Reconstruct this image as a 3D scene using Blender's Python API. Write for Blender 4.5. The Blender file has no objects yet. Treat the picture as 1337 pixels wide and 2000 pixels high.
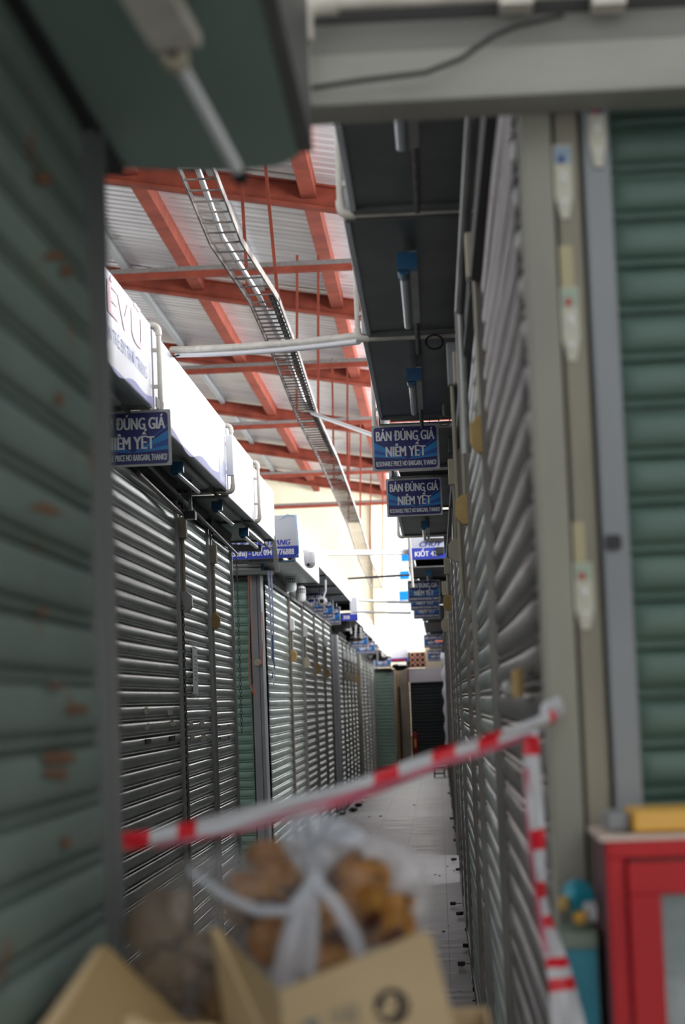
import bpy, math, random
from mathutils import Vector, Matrix
random.seed(7)
sc = bpy.context.scene
COL = sc.collection

# ------------------------------------------------------------------ camera
F = 4000.0
H = 1.58
def _norm(v):
    l = math.sqrt(sum(a*a for a in v)); return tuple(a/l for a in v)
yax = _norm((856-668.5, -(1365-1000), -F))
s = -0.038
k0 = 1.0
m0 = -(yax[0]*s*k0 + yax[1]*k0)/yax[2]
zax = _norm((s*k0, k0, m0))
xax = (yax[1]*zax[2]-yax[2]*zax[1], yax[2]*zax[0]-yax[0]*zax[2], yax[0]*zax[1]-yax[1]*zax[0])
cd = bpy.data.cameras.new('camera')
cam = bpy.data.objects.new('camera', cd); COL.objects.link(cam)
R = Matrix((xax, yax, zax))
cam.matrix_world = Matrix.Translation((0, 0, H)) @ R.to_4x4()
cd.sensor_fit = 'VERTICAL'; cd.sensor_height = 36.0; cd.sensor_width = 24.0
cd.lens = F/2000*36.0
cd.clip_start = 0.05; cd.clip_end = 500
cd.dof.use_dof = True; cd.dof.focus_distance = 11.5; cd.dof.aperture_fstop = 4.0
sc.camera = cam
def ray(px, py):
    v = R @ Vector((px-668.5, -(py-1000), -F)); return v
def at(px, py, Y):
    v = ray(px, py); t = Y/v.y; return Vector((v.x*t, Y, H+v.z*t))
def atz(px, py, z):
    v = ray(px, py); t = (z-H)/v.z; return Vector((v.x*t, v.y*t, z))

# ------------------------------------------------------------------ light
w = bpy.data.worlds.new('World'); sc.world = w; w.use_nodes = True
bg = w.node_tree.nodes['Background']
bg.inputs[0].default_value = (0.93, 0.97, 1.0, 1); bg.inputs[1].default_value = 1.48
def area(name, loc, rot, sx, sy, power, col=(1, 1, 1)):
    l = bpy.data.lights.new(name, 'AREA'); l.shape = 'RECTANGLE'; l.size = sx; l.size_y = sy
    l.energy = power; l.color = col
    o = bpy.data.objects.new(name, l); COL.objects.link(o); o.location = loc; o.rotation_euler = rot
    return o
# daylight through the open clerestory along the right side of the hall
area('clerestory_daylight_near', (3.1, 17, 4.75), (0, math.radians(86), 0), 1.9, 20, 1150, (0.97, 0.98, 1.0))
area('clerestory_daylight_far', (3.1, 39, 4.75), (0, math.radians(86), 0), 1.9, 24, 3200, (0.98, 0.98, 1.0))
area('gable_daylight', (0.2, 51.4, 5.0), (math.radians(-78), 0, 0), 3.0, 2.6, 260, (1.0, 0.98, 0.95))
sc.view_settings.view_transform = 'Standard'; sc.view_settings.look = 'None'
sc.view_settings.gamma = 1.0; sc.view_settings.use_curve_mapping = False
sc.view_settings.exposure = 0.0
sc.cycles.use_denoising = True
sc.cycles.max_bounces = 8; sc.cycles.transparent_max_bounces = 16
sc.cycles.sample_clamp_indirect = 6.0

# ------------------------------------------------------------------ materials
MATS = {}
def mat(name, c1, rough=0.5, metal=0.0, c2=None, scale=6.0, stretch=(1, 1, 1), bump=0.0, detail=4.0,
        rust=0.0, rustc=(0.16, 0.05, 0.02), rscale=3.0, emis=None, spec=0.5, contrast=(0.35, 0.65)):
    if name in MATS: return MATS[name]
    m = bpy.data.materials.new(name); m.use_nodes = True
    nt = m.node_tree; b = nt.nodes['Principled BSDF']
    b.inputs['Base Color'].default_value = (*c1, 1); b.inputs['Roughness'].default_value = rough
    b.inputs['Metallic'].default_value = metal; b.inputs['Specular IOR Level'].default_value = spec
    if emis:
        b.inputs['Emission Color'].default_value = (*emis[:3], 1); b.inputs['Emission Strength'].default_value = emis[3]
    if c2 is not None or bump or rust:
        tc = nt.nodes.new('ShaderNodeTexCoord'); mp = nt.nodes.new('ShaderNodeMapping')
        mp.inputs['Scale'].default_value = stretch
        nt.links.new(tc.outputs['Object'], mp.inputs['Vector'])
        nz = nt.nodes.new('ShaderNodeTexNoise'); nz.inputs['Scale'].default_value = scale; nz.inputs['Detail'].default_value = detail
        nt.links.new(mp.outputs[0], nz.inputs['Vector'])
        cur = None
        if c2 is not None:
            r = nt.nodes.new('ShaderNodeValToRGB')
            r.color_ramp.elements[0].position = contrast[0]; r.color_ramp.elements[1].position = contrast[1]
            r.color_ramp.elements[0].color = (*c1, 1); r.color_ramp.elements[1].color = (*c2, 1)
            nt.links.new(nz.outputs['Fac'], r.inputs[0]); cur = r.outputs[0]
        if rust:
            n2 = nt.nodes.new('ShaderNodeTexNoise'); n2.inputs['Scale'].default_value = rscale; n2.inputs['Detail'].default_value = 6
            nt.links.new(tc.outputs['Object'], n2.inputs['Vector'])
            r2 = nt.nodes.new('ShaderNodeValToRGB')
            r2.color_ramp.elements[0].position = 1-rust; r2.color_ramp.elements[1].position = min(1.0, 1-rust+0.09)
            nt.links.new(n2.outputs['Fac'], r2.inputs[0])
            mx = nt.nodes.new('ShaderNodeMixRGB'); mx.inputs[2].default_value = (*rustc, 1)
            if cur: nt.links.new(cur, mx.inputs[1])
            else: mx.inputs[1].default_value = (*c1, 1)
            nt.links.new(r2.outputs[0], mx.inputs[0]); cur = mx.outputs[0]
        if cur: nt.links.new(cur, b.inputs['Base Color'])
        if bump:
            bp = nt.nodes.new('ShaderNodeBump'); bp.inputs['Strength'].default_value = bump; bp.inputs['Distance'].default_value = 0.01
            nt.links.new(nz.outputs['Fac'], bp.inputs['Height']); nt.links.new(bp.outputs[0], b.inputs['Normal'])
    MATS[name] = m
    return m

M_steel = mat('galvanised_slats', (0.265, 0.295, 0.27), 0.36, 0.4, (0.39, 0.425, 0.39), 3.0, (1, 0.6, 5), 0.05, rust=0.36, rustc=(0.17, 0.12, 0.09), rscale=5)
M_steel2 = mat('greenish_steel_slats', (0.27, 0.32, 0.30), 0.28, 0.4, (0.40, 0.47, 0.44), 3.0, (1, 0.6, 5), 0.05)
M_steeld = mat('dull_brown_steel_slats', (0.12, 0.112, 0.105), 0.34, 0.45, (0.22, 0.20, 0.19), 3.0, (1, 0.6, 5), 0.08, rust=0.40, rustc=(0.12, 0.08, 0.06), rscale=6)
M_green = mat('green_painted_slats', (0.24, 0.37, 0.30), 0.42, 0.0, (0.30, 0.44, 0.37), 4.0, (1, 1, 2), 0.03)
M_greenn = mat('rusty_green_slats', (0.14, 0.19, 0.165), 0.50, 0.0, (0.175, 0.23, 0.20), 3.0, (1, 1, 2), 0.03, rust=0.37, rustc=(0.22, 0.07, 0.025), rscale=7)
M_greenr = mat('deep_green_slats', (0.10, 0.165, 0.135), 0.5, 0.0, (0.13, 0.205, 0.165), 4.0, (1, 1, 2), 0.03)
M_dark = mat('dark_slats', (0.03, 0.045, 0.05), 0.5, 0.2)
M_rail = mat('guide_rail_steel', (0.42, 0.42, 0.40), 0.35, 0.5, (0.32, 0.31, 0.29), 5, (1, 1, 0.3))
M_railc = mat('worn_brown_steel_rail', (0.24, 0.225, 0.205), 0.3, 0.6, (0.15, 0.135, 0.12), 5, (1, 1, 0.3))
M_railb = mat('brown_guide_rail', (0.25, 0.20, 0.16), 0.4, 0.4, (0.17, 0.14, 0.12), 5, (1, 1, 0.5))
M_raild = mat('dark_guide_rail', (0.15, 0.155, 0.15), 0.45, 0.4, (0.20, 0.20, 0.19), 5, (1, 1, 0.3))
M_grayp = mat('grey_painted_metal', (0.33, 0.345, 0.36), 0.55, 0.1, (0.26, 0.27, 0.28), 5, (1, 1, 0.4), 0.02, rust=0.30, rustc=(0.09, 0.07, 0.06), rscale=9)
M_cream = mat('cream_column_paint', (0.40, 0.385, 0.31), 0.7, 0, (0.31, 0.30, 0.25), 4, (1, 1, 0.4), 0.05, rust=0.30, rustc=(0.16, 0.12, 0.08), rscale=8)
M_trunk = mat('beige_trunking', (0.37, 0.335, 0.25), 0.6, 0, (0.28, 0.25, 0.19), 5, (1, 1, 0.4), 0.03)
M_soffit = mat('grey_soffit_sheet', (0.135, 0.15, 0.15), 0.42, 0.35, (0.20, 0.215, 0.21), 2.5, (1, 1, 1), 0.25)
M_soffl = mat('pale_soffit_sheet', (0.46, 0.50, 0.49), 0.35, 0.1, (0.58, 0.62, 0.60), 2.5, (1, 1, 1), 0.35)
M_soffg = mat('green_soffit_sheet', (0.25, 0.36, 0.31), 0.5, 0.0, (0.28, 0.40, 0.34), 2.0, (1, 1, 1), 0.05)
M_fascia = mat('white_sign_vinyl', (0.80, 0.80, 0.83), 0.4, 0, (0.72, 0.72, 0.78), 2.0, (1, 1, 1), 0.1)
M_fasciag = mat('grey_sign_vinyl', (0.56, 0.57, 0.62), 0.45)
M_head = mat('grey_header_paint', (0.285, 0.28, 0.25), 0.6, 0, (0.21, 0.205, 0.185), 6, (0.4, 1, 2), 0.08)
M_headb = mat('light_header_paint', (0.40, 0.39, 0.345), 0.6, 0, (0.32, 0.31, 0.27), 6, (0.4, 1, 2), 0.08)
M_pvc = mat('ivory_pvc_pipe', (0.80, 0.75, 0.66), 0.45, 0, (0.62, 0.57, 0.49), 12)
M_white = mat('white_plastic', (0.80, 0.80, 0.80), 0.4)
M_red = mat('red_oxide_steel', (0.28, 0.066, 0.040), 0.8, 0, (0.19, 0.046, 0.03), 4, (1, 1, 1), 0.1, spec=.1)
M_dust = mat('dust_on_steel', (0.15, 0.135, 0.125), 0.9, 0, (0.21, 0.19, 0.18), 20)
M_roof = mat('aluminised_roof_sheet', (0.66, 0.65, 0.67), 0.30, 0.2, (0.88, 0.88, 0.90), 1.6, (0.25, 3.0, 1), 0.35, contrast=(0.3, 0.7), rust=0.36, rustc=(0.30, 0.22, 0.19), rscale=1.5)
M_purg = mat('grey_purlin_paint', (0.34, 0.36, 0.36), 0.6)
M_trayd = mat('weathered_tray_steel', (0.10, 0.085, 0.08), 0.7, 0.2, (0.34, 0.30, 0.27), 5)
M_cond = mat('white_conduit', (0.85, 0.85, 0.86), 0.3)
M_wall = mat('cream_wall_plaster', (0.88, 0.82, 0.64), 0.85, 0, (0.76, 0.67, 0.47), 0.9, (1, 1, 0.6), 0.05)
M_wallw = mat('pale_wall_plaster', (0.80, 0.74, 0.60), 0.85, 0, (0.72, 0.64, 0.48), 0.8)
M_hall = mat('hall_side_wall', (0.55, 0.53, 0.48), 0.9)
M_floor = None
M_rbox = mat('dark_roll_housing', (0.05, 0.05, 0.048), 0.6)
M_black = mat('black_plastic', (0.012, 0.012, 0.014), 0.5)
M_dkmet = mat('dark_iron', (0.035, 0.032, 0.03), 0.5, 0.4)
M_navy = mat('navy_print', (0.022, 0.022, 0.17), 0.35)
M_blue = mat('blue_print', (0.03, 0.05, 0.42), 0.4)
M_ray = mat('cyan_ray_print', (0.02, 0.26, 0.62), 0.35)
M_ray2 = mat('blue_ray_print', (0.025, 0.10, 0.42), 0.35)
M_letter = mat('white_lettering', (0.88, 0.88, 0.88), 0.4)
M_board = mat('sign_board_grey', (0.60, 0.60, 0.58), 0.45, 0, (0.50, 0.50, 0.47), 12)
M_pink = mat('faded_red_lettering', (0.86, 0.55, 0.60), 0.5)
M_lblue = mat('faded_blue_lettering', (0.50, 0.54, 0.78), 0.5)
M_purple = mat('purple_wave_print', (0.30, 0.30, 0.66), 0.5)
M_sock = mat('blue_lamp_socket', (0.01, 0.10, 0.22), 0.35)
M_glass = mat('tube_glass', (0.62, 0.66, 0.72), 0.12, 0)
M_must = mat('mustard_plastic', (0.50, 0.33, 0.11), 0.5, 0, (0.42, 0.27, 0.09), 30)
M_beige = mat('beige_plastic', (0.48, 0.42, 0.31), 0.5)
M_card = mat('brown_cardboard', (0.68, 0.50, 0.29), 0.8, 0, (0.58, 0.42, 0.235), 5, (1, 1, 1), 0.02)
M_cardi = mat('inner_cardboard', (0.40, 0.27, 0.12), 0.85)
M_ink = mat('black_ink', (0.02, 0.02, 0.025), 0.6)
M_redp = mat('red_painted_frame', (0.62, 0.030, 0.034), 0.5, 0, (0.50, 0.022, 0.028), 5, spec=.25)
M_yel = mat('yellow_plastic', (0.85, 0.47, 0.08), 0.4)
M_teal = mat('teal_plastic', (0.015, 0.34, 0.44), 0.4, 0, (0.012, 0.26, 0.36), 6)
M_terra = mat('terracotta_block', (0.50, 0.26, 0.18), 0.8)
M_wood = mat('dark_wood', (0.05, 0.03, 0.022), 0.5)
M_tapew = mat('white_barrier_film', (0.60, 0.60, 0.62), 0.35)
M_taper = mat('red_barrier_film', (0.72, 0.015, 0.03), 0.35)
M_pinkf = mat('pink_folded_film', (0.60, 0.16, 0.22), 0.4)
M_orange = mat('orange_cord', (0.62, 0.20, 0.12), 0.7)
M_bluec = mat('blue_cord', (0.02, 0.10, 0.22), 0.7)
M_wcord = mat('pale_blue_rope', (0.55, 0.57, 0.72), 0.7, 0, (0.25, 0.28, 0.5), 60)
M_paper = mat('paper_label', (0.93, 0.93, 0.92), 0.7)
M_sheet = mat('white_plastic_sheet', (0.75, 0.75, 0.80), 0.4)
M_bread = mat('golden_brown_snack', (0.26, 0.08, 0.01), 0.5, 0, (0.50, 0.26, 0.04), 14, bump=.6, rust=0.50, rustc=(0.07, 0.015, 0.006), rscale=22)
M_breadd = mat('dark_brown_snack', (0.16, 0.085, 0.03), 0.6, 0, (0.26, 0.17, 0.08), 22, bump=.6, rust=0.46, rustc=(0.05, 0.02, 0.01), rscale=30)
M_bagd = None

def glassy(name, col, alpha, rough=0.15):
    m = bpy.data.materials.new(name); m.use_nodes = True; nt = m.node_tree
    b = nt.nodes['Principled BSDF']; b.inputs['Base Color'].default_value = (*col, 1); b.inputs['Roughness'].default_value = rough
    tr = nt.nodes.new('ShaderNodeBsdfTransparent'); mx = nt.nodes.new('ShaderNodeMixShader'); mx.inputs[0].default_value = alpha
    out = nt.nodes['Material Output']
    nt.links.new(tr.outputs[0], mx.inputs[1]); nt.links.new(b.outputs[0], mx.inputs[2]); nt.links.new(mx.outputs[0], out.inputs[0])
    return m
M_bag = glassy('translucent_bag_film', (0.60, 0.58, 0.60), 0.10, 0.25)
M_bagf = glassy('gathered_bag_film', (0.72, 0.74, 0.80), 0.42, 0.25)
M_bagw2 = glassy('dim_bag_film', (0.34, 0.31, 0.29), 0.34, 0.3)
M_bagw = glassy('milky_bag_film', (0.66, 0.62, 0.62), 0.60, 0.35)
M_panes = glassy('blue_window_pane', (0.02, 0.30, 0.62), 0.25, 0.2)
for n_ in M_panes.node_tree.nodes:
    if n_.type == 'BSDF_TRANSPARENT': n_.inputs[0].default_value = (0.04, 0.50, 0.95, 1)
M_pane = glassy('display_glass', (0.62, 0.72, 0.70), 0.16, 0.03)
M_clear = glassy('clear_wrap', (0.85, 0.85, 0.85), 0.22, 0.05)

def floor_mat():
    m = bpy.data.materials.new('floor_tiles'); m.use_nodes = True; nt = m.node_tree; b = nt.nodes['Principled BSDF']
    tc = nt.nodes.new('ShaderNodeTexCoord')
    br = nt.nodes.new('ShaderNodeTexBrick'); br.offset = 0.0; br.inputs['Scale'].default_value = 1.0
    br.inputs['Brick Width'].default_value = 0.40; br.inputs['Row Height'].default_value = 0.40; br.inputs['Mortar Size'].default_value = 0.003
    br.inputs['Color1'].default_value = (0.38, 0.375, 0.38, 1); br.inputs['Color2'].default_value = (0.33, 0.325, 0.33, 1); br.inputs['Mortar'].default_value = (0.13, 0.13, 0.13, 1)
    nt.links.new(tc.outputs['Object'], br.inputs['Vector'])
    mp = nt.nodes.new('ShaderNodeMapping'); mp.inputs['Scale'].default_value = (0.8, 3.0, 1)
    nt.links.new(tc.outputs['Object'], mp.inputs['Vector'])
    nz = nt.nodes.new('ShaderNodeTexNoise'); nz.inputs['Scale'].default_value = 3; nz.inputs['Detail'].default_value = 6
    nt.links.new(mp.outputs[0], nz.inputs['Vector'])
    mx = nt.nodes.new('ShaderNodeMixRGB'); mx.blend_type = 'MULTIPLY'; mx.inputs[0].default_value = 0.5
    nt.links.new(br.outputs['Color'], mx.inputs[1]); nt.links.new(nz.outputs['Fac'], mx.inputs[2]); nt.links.new(mx.outputs[0], b.inputs['Base Color'])
    rr = nt.nodes.new('ShaderNodeMapRange'); rr.inputs['To Min'].default_value = 0.34; rr.inputs['To Max'].default_value = 0.68; b.inputs['Specular IOR Level'].default_value = 0.3
    nt.links.new(nz.outputs['Fac'], rr.inputs['Value']); nt.links.new(rr.outputs[0], b.inputs['Roughness'])
    bp = nt.nodes.new('ShaderNodeBump'); bp.inputs['Strength'].default_value = 0.25; bp.inputs['Distance'].default_value = 0.004
    nt.links.new(nz.outputs['Fac'], bp.inputs['Height']); nt.links.new(bp.outputs[0], b.inputs['Normal'])
    return m
M_floor = floor_mat()

# ------------------------------------------------------------------ mesh helpers
def V(*a): return Vector(a)
class MB:
    def __init__(s): s.v = []; s.f = []; s.mi = []; s.cur = 0
    def add(s, vs, fs):
        n = len(s.v); s.v += [tuple(p) for p in vs]
        for f in fs: s.f.append(tuple(i+n for i in f)); s.mi.append(s.cur)
        return s
    def box(s, x0, x1, y0, y1, z0, z1):
        x0, x1 = min(x0, x1), max(x0, x1); y0, y1 = min(y0, y1), max(y0, y1); z0, z1 = min(z0, z1), max(z0, z1)
        vs = [(x, y, z) for x in (x0, x1) for y in (y0, y1) for z in (z0, z1)]
        return s.add(vs, [(0, 1, 3, 2), (4, 6, 7, 5), (0, 4, 5, 1), (2, 3, 7, 6), (0, 2, 6, 4), (1, 5, 7, 3)])
    def bar(s, a, b, wd, ht, up=(0, 0, 1)):
        a = Vector(a); b = Vector(b); d = (b-a).normalized(); u = Vector(up); sd = d.cross(u)
        if sd.length < 1e-5: sd = d.cross(Vector((0, 1, 0)))
        sd.normalize(); u = sd.cross(d).normalized()
        vs = [p + sd*i*wd/2 + u*j*ht/2 for p in (a, b) for i in (-1, 1) for j in (-1, 1)]
        return s.add(vs, [(0, 1, 3, 2), (4, 6, 7, 5), (0, 4, 5, 1), (2, 3, 7, 6), (0, 2, 6, 4), (1, 5, 7, 3)])
    def tube(s, pts, r, n=10, closed=False):
        pts = [Vector(p) for p in pts]; N = len(pts); rings = []
        up = None
        for i, p in enumerate(pts):
            if closed: d = pts[(i+1) % N]-pts[i-1]
            else: d = (pts[min(i+1, N-1)]-pts[max(i-1, 0)])
            if d.length < 1e-9: d = Vector((0, 0, 1))
            d.normalize()
            if up is None:
                up = Vector((0, 0, 1)) if abs(d.z) < 0.9 else Vector((1, 0, 0))
            a = d.cross(up)
            if a.length < 1e-4: a = d.cross(Vector((0, 1, 0.3)))
            a.normalize(); u = a.cross(d).normalized(); up = u
            rr = r[i] if isinstance(r, (list, tuple)) else r
            rings.append([p + (a*math.cos(t)+u*math.sin(t))*rr for t in [2*math.pi*k/n for k in range(n)]])
        vs = [q for rg in rings for q in rg]; fs = []
        M = N if closed else N-1
        for i in range(M):
            j = (i+1) % N
            for k in range(n):
                k2 = (k+1) % n; fs.append((i*n+k, i*n+k2, j*n+k2, j*n+k))
        if not closed: fs.append(tuple(range(n))[::-1]); fs.append(tuple((N-1)*n+k for k in range(n)))
        return s.add(vs, fs)
    def prism(s, pts, nrm):
        pts = [Vector(p) for p in pts]; nrm = Vector(nrm); n = len(pts)
        vs = pts + [p+nrm for p in pts]
        fs = [tuple(range(n))[::-1], tuple(range(n, 2*n))] + [(i, (i+1) % n, n+(i+1) % n, n+i) for i in range(n)]
        return s.add(vs, fs)
    def lathe(s, c, prof, n=20, axis=2):
        c = Vector(c); vs = []; fs = []
        for (r, h) in prof:
            for k in range(n):
                t = 2*math.pi*k/n; a, b = r*math.cos(t), r*math.sin(t)
                vs.append(c + (Vector((a, b, h)) if axis == 2 else Vector((a, h, b)) if axis == 1 else Vector((h, a, b))))
        for i in range(len(prof)-1):
            for k in range(n): fs.append((i*n+k, i*n+(k+1) % n, (i+1)*n+(k+1) % n, (i+1)*n+k))
        fs.append(tuple(range(n))[::-1]); fs.append(tuple((len(prof)-1)*n+k for k in range(n)))
        return s.add(vs, fs)
    def blob(s, c, r, nu=16, nv=10, amp=0.1, seed=0):
        rnd = random.Random(seed); ph = [rnd.uniform(0, 6.28) for _ in range(6)]; c = Vector(c); vs = []; fs = []
        for i in range(nv+1):
            th = math.pi*i/nv
            for k in range(nu):
                t = 2*math.pi*k/nu
                q = 1+amp*(math.sin(3*t+ph[0])*math.sin(th)+0.6*math.sin(5*t+2*th+ph[1])*math.sin(th)+0.5*math.sin(4*th+ph[2]))
                vs.append(c+Vector((r[0]*q*math.sin(th)*math.cos(t), r[1]*q*math.sin(th)*math.sin(t), r[2]*q*math.cos(th))))
        for i in range(nv):
            for k in range(nu): fs.append((i*nu+k, (i+1)*nu+k, (i+1)*nu+(k+1) % nu, i*nu+(k+1) % nu))
        return s.add(vs, fs)
    def build(s, name, mats, parent=None, smooth=False, bevel=0.0):
        org = Vector((0, 0, 0))
        if parent is not None: org = wloc(parent)
        me = bpy.data.meshes.new(name)
        me.from_pydata([tuple(Vector(p)-org) for p in s.v], [], s.f)
        if not isinstance(mats, (list, tuple)): mats = [mats]
        for m in mats: me.materials.append(m)
        if len(mats) > 1: me.polygons.foreach_set('material_index', s.mi)
        if smooth: me.polygons.foreach_set('use_smooth', [True]*len(me.polygons))
        me.update()
        if smooth:
            try: me.set_sharp_from_angle(angle=math.radians(40))
            except Exception: pass
        o = bpy.data.objects.new(name, me); COL.objects.link(o)
        if parent is not None: o.parent = parent
        if bevel:
            b = o.modifiers.new('bevel', 'BEVEL'); b.width = bevel; b.segments = 2; b.limit_method = 'ANGLE'
        return o
def wloc(o):
    l = Vector(o.location)
    while o.parent is not None: o = o.parent; l += Vector(o.location)
    return l
def thing(name, label, cat, loc=(0, 0, 0), group=None):
    o = bpy.data.objects.new(name, None); COL.objects.link(o); o.location = loc; o.empty_display_size = 0.1
    o['label'] = label; o['category'] = cat
    if group: o['group'] = group
    return o
def tag(o, label, cat, group=None):
    # single-mesh thing: move its origin to its middle base
    o['label'] = label; o['category'] = cat
    if group: o['group'] = group
    me = o.data
    xs = [v.co for v in me.vertices]
    c = Vector(((min(v.x for v in xs)+max(v.x for v in xs))/2, (min(v.y for v in xs)+max(v.y for v in xs))/2, min(v.z for v in xs)))
    for v in me.vertices: v.co -= c
    o.location = c
    return o
def struct(o): o['kind'] = 'structure'; return o
def copy_tree(o, parent=None):
    c = o.copy(); COL.objects.link(c)
    if parent is not None: c.parent = parent
    for ch in list(o.children): copy_tree(ch, c)
    return c
def text_mesh(mb, body, origin, ux, uy, width=None, height=None, bold=0.0, depth=0.0012, shear=0.0, align='L'):
    cu = bpy.data.curves.new('t', 'FONT'); cu.body = body; cu.extrude = 0.0; cu.offset = 0.0; cu.shear = shear; cu.resolution_u = 3
    ob = bpy.data.objects.new('t', cu); COL.objects.link(ob)
    dg = bpy.context.evaluated_depsgraph_get(); me = bpy.data.meshes.new_from_object(ob.evaluated_get(dg))
    vs = [Vector(v.co) for v in me.vertices]; fs = [tuple(p.vertices) for p in me.polygons]
    bpy.data.objects.remove(ob); bpy.data.curves.remove(cu); bpy.data.meshes.remove(me)
    if not vs: return
    x0 = min(v.x for v in vs); x1 = max(v.x for v in vs)
    cap = 0.73
    sx = width/(x1-x0) if width else 1.0
    sy = height/cap if height else sx
    if not width: sx = sy
    ux = Vector(ux); uy = Vector(uy); nr = ux.cross(uy).normalized()
    off = 0 if align == 'L' else -(x1-x0)*sx/2
    b = bold*sy*1.6
    for k, dx in enumerate((-b, 0, b)):
        w3 = [Vector(origin) + ux*((v.x-x0)*sx+off+dx) + uy*(v.y*sy) + nr*(depth+k*.0001) for v in vs]
        mb.add(w3, fs)

# ------------------------------------------------------------------ setting
ROOF0 = H+4.71; RS = -0.182
def roofz(x): return ROOF0 + RS*x
struct(MB().box(-8, 3.2, -4, 54, -0.1, 0).build('floor', M_floor))
mb = MB()
ys = []; n = 0; y = -3.0
pr = [(0, 0), (0.10, 0), (0.125, 0.012), (0.165, 0.012), (0.19, 0)]
while y < 52:
    for a, b in pr: ys.append((y+a, b))
    y += 0.215
vs = []; fs = []
for (yy, dz) in ys:
    for x in (-8, 3.4): vs.append((x, yy, roofz(x)+0.31+dz))
for i in range(len(ys)-1): fs.append((2*i, 2*i+1, 2*i+3, 2*i+2))
mb.add(vs, fs)
struct(mb.build('ceiling', M_roof))
struct(MB().box(-8.2, -8, -4, 54, 0, 3.6).build('wall_left', M_hall))
struct(MB().box(3.2, 3.4, -4, 54, 0, 3.75).build('wall_right', M_hall))
# gable wall with its opening
WY = 51.5
mb = MB(); ox0, ox1, oz0, oz1 = -1.2, 1.6, 2.95, 6.35
mb.box(-8, ox0, WY, WY+0.25, 0, 8.2); mb.box(ox1, 3.4, WY, WY+0.25, 0, 8.2)
mb.box(ox0, ox1, WY, WY+0.25, 0, oz0); mb.box(ox0, ox1, WY, WY+0.25, oz1, 8.2)
mb.box(-1.52, -1.26, WY-0.14, WY, 0, 6.5)
struct(mb.build('wall_back', M_wall))
# window in the opening: pale frame, blue panes
mb = MB()
for z in (3.85, 5.0): mb.box(ox0, ox1, WY+.08, WY+.12, z-.02, z+.02)
for x in (-0.92, .25): mb.box(x-.02, x+.02, WY+.08, WY+.12, oz0, oz1)
wf = struct(mb.build('window_1', mat('white_window_frame', (.95,.95,.93), .5))); 
for (a, b) in (((783, 1080), (799, 1096)), ((780, 1116), (799, 1131)), ((779, 1155), (799, 1172))):
    p, q = at(a[0], a[1], WY+0.1), at(b[0], b[1], WY+0.1)
    pn = MB().box(p.x, q.x, WY+0.095, WY+0.115, q.z, p.z).build('blue_pane', M_panes, wf)

# roof steel
for i, Y in enumerate((14.0, 20.0, 25.8, 31.5, 37.5, 43.5, 49.0)):
    rf = thing('roof_rafter', '', 'roof beam', (-2, Y, roofz(-2)), 'red steel rafters under the roof')
    ord_ = ['hidden-most nearest', 'nearest visible', 'second', 'third', 'fourth', 'fifth', 'last'][i]
    rf['label'] = ('nearest red rafter under the silver roof, just behind the green canopy' if i < 2 else
                   'red rafter sloping down to the right, %s counted from the near green canopy' % ['', '', 'second', 'third', 'fourth', 'fifth', 'sixth'][i])
    if i == 0: rf['label'] = 'red oxide steel rafter above the near green canopy, ahead of all the other rafters'
    a = V(-8, Y, roofz(-8)); b = V(3.3, Y, roofz(3.3))
    MB().bar(a+V(0, 0, .012), b+V(0, 0, .012), 0.17, 0.024, (0, 0, 1)).build('bottom_flange', M_red, rf)
    MB().bar(a+V(0, 0, .125), b+V(0, 0, .125), 0.02, 0.21).build('web', M_red, rf)
    MB().bar(a+V(0, 0, .24), b+V(0, 0, .24), 0.17, 0.02).build('top_flange', M_red, rf)
for i, X in enumerate((-4.6, -2.85, -1.08, 1.2)):
    pu = thing('roof_purlin', '', 'roof beam', (X, 20, roofz(X)+.2), 'red purlins running along the roof')
    pu['label'] = ['red purlin running lengthwise above the left fascia signs, furthest left', 'red purlin running lengthwise under the roof left of the cable ladder',
                   'red purlin running lengthwise under the roof right of the cable ladder', 'red purlin running lengthwise above the right row of stalls'][i]
    z = roofz(X)
    MB().box(X-.075, X+.075, 8, 51.4, z+.10, z+.112).build('lower_flange', M_red, pu)
    MB().box(X+.063, X+.075, 8, 51.4, z+.112, z+.30).build('web', M_red, pu)
for i, X in enumerate((-3.76, -2.04, -6.2)):
    z = roofz(X)
    tag(MB().box(X-.04, X+.04, 8, 51.4, z+.20, z+.29).build('grey_roof_batten', M_purg),
        ['pale grey batten running lengthwise under the roof just above the left shop fascias', 'pale grey batten lying along the roof sheets behind the cable ladder', 'pale grey batten high on the far left of the roof'][i], 'roof batten', 'grey roof battens')
TIES = [(15.3, 4.75), (21.3, 4.6), (27.6, 4.6), (33.4, 4.6), (40.8, 4.6), (47.4, 4.6)]
for i, (Y, h) in enumerate(TIES):
    z = H+h; t = thing('tie_beam', '', 'roof beam', (-2, Y, z), 'level tie beams between the roof sides')
    t['label'] = 'red tie beam topped with grey dust, %s' % ['hidden above the near green canopy', 'nearest in view, behind the upper ladder bend', 'second in view, below the paired pipes', 'third in view, level with the third ladder bend', 'fourth in view, above the gable wall', 'furthest one, crossing the cream gable wall'][i]
    MB().box(-8, 3.2, Y-.04, Y+.04, z-.055, z+.01).build('beam', M_red, t)
    MB().box(-8, 3.2, Y-.045, Y+.045, z+.01, z+.06).build('dust_ledge', M_dust, t)

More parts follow.
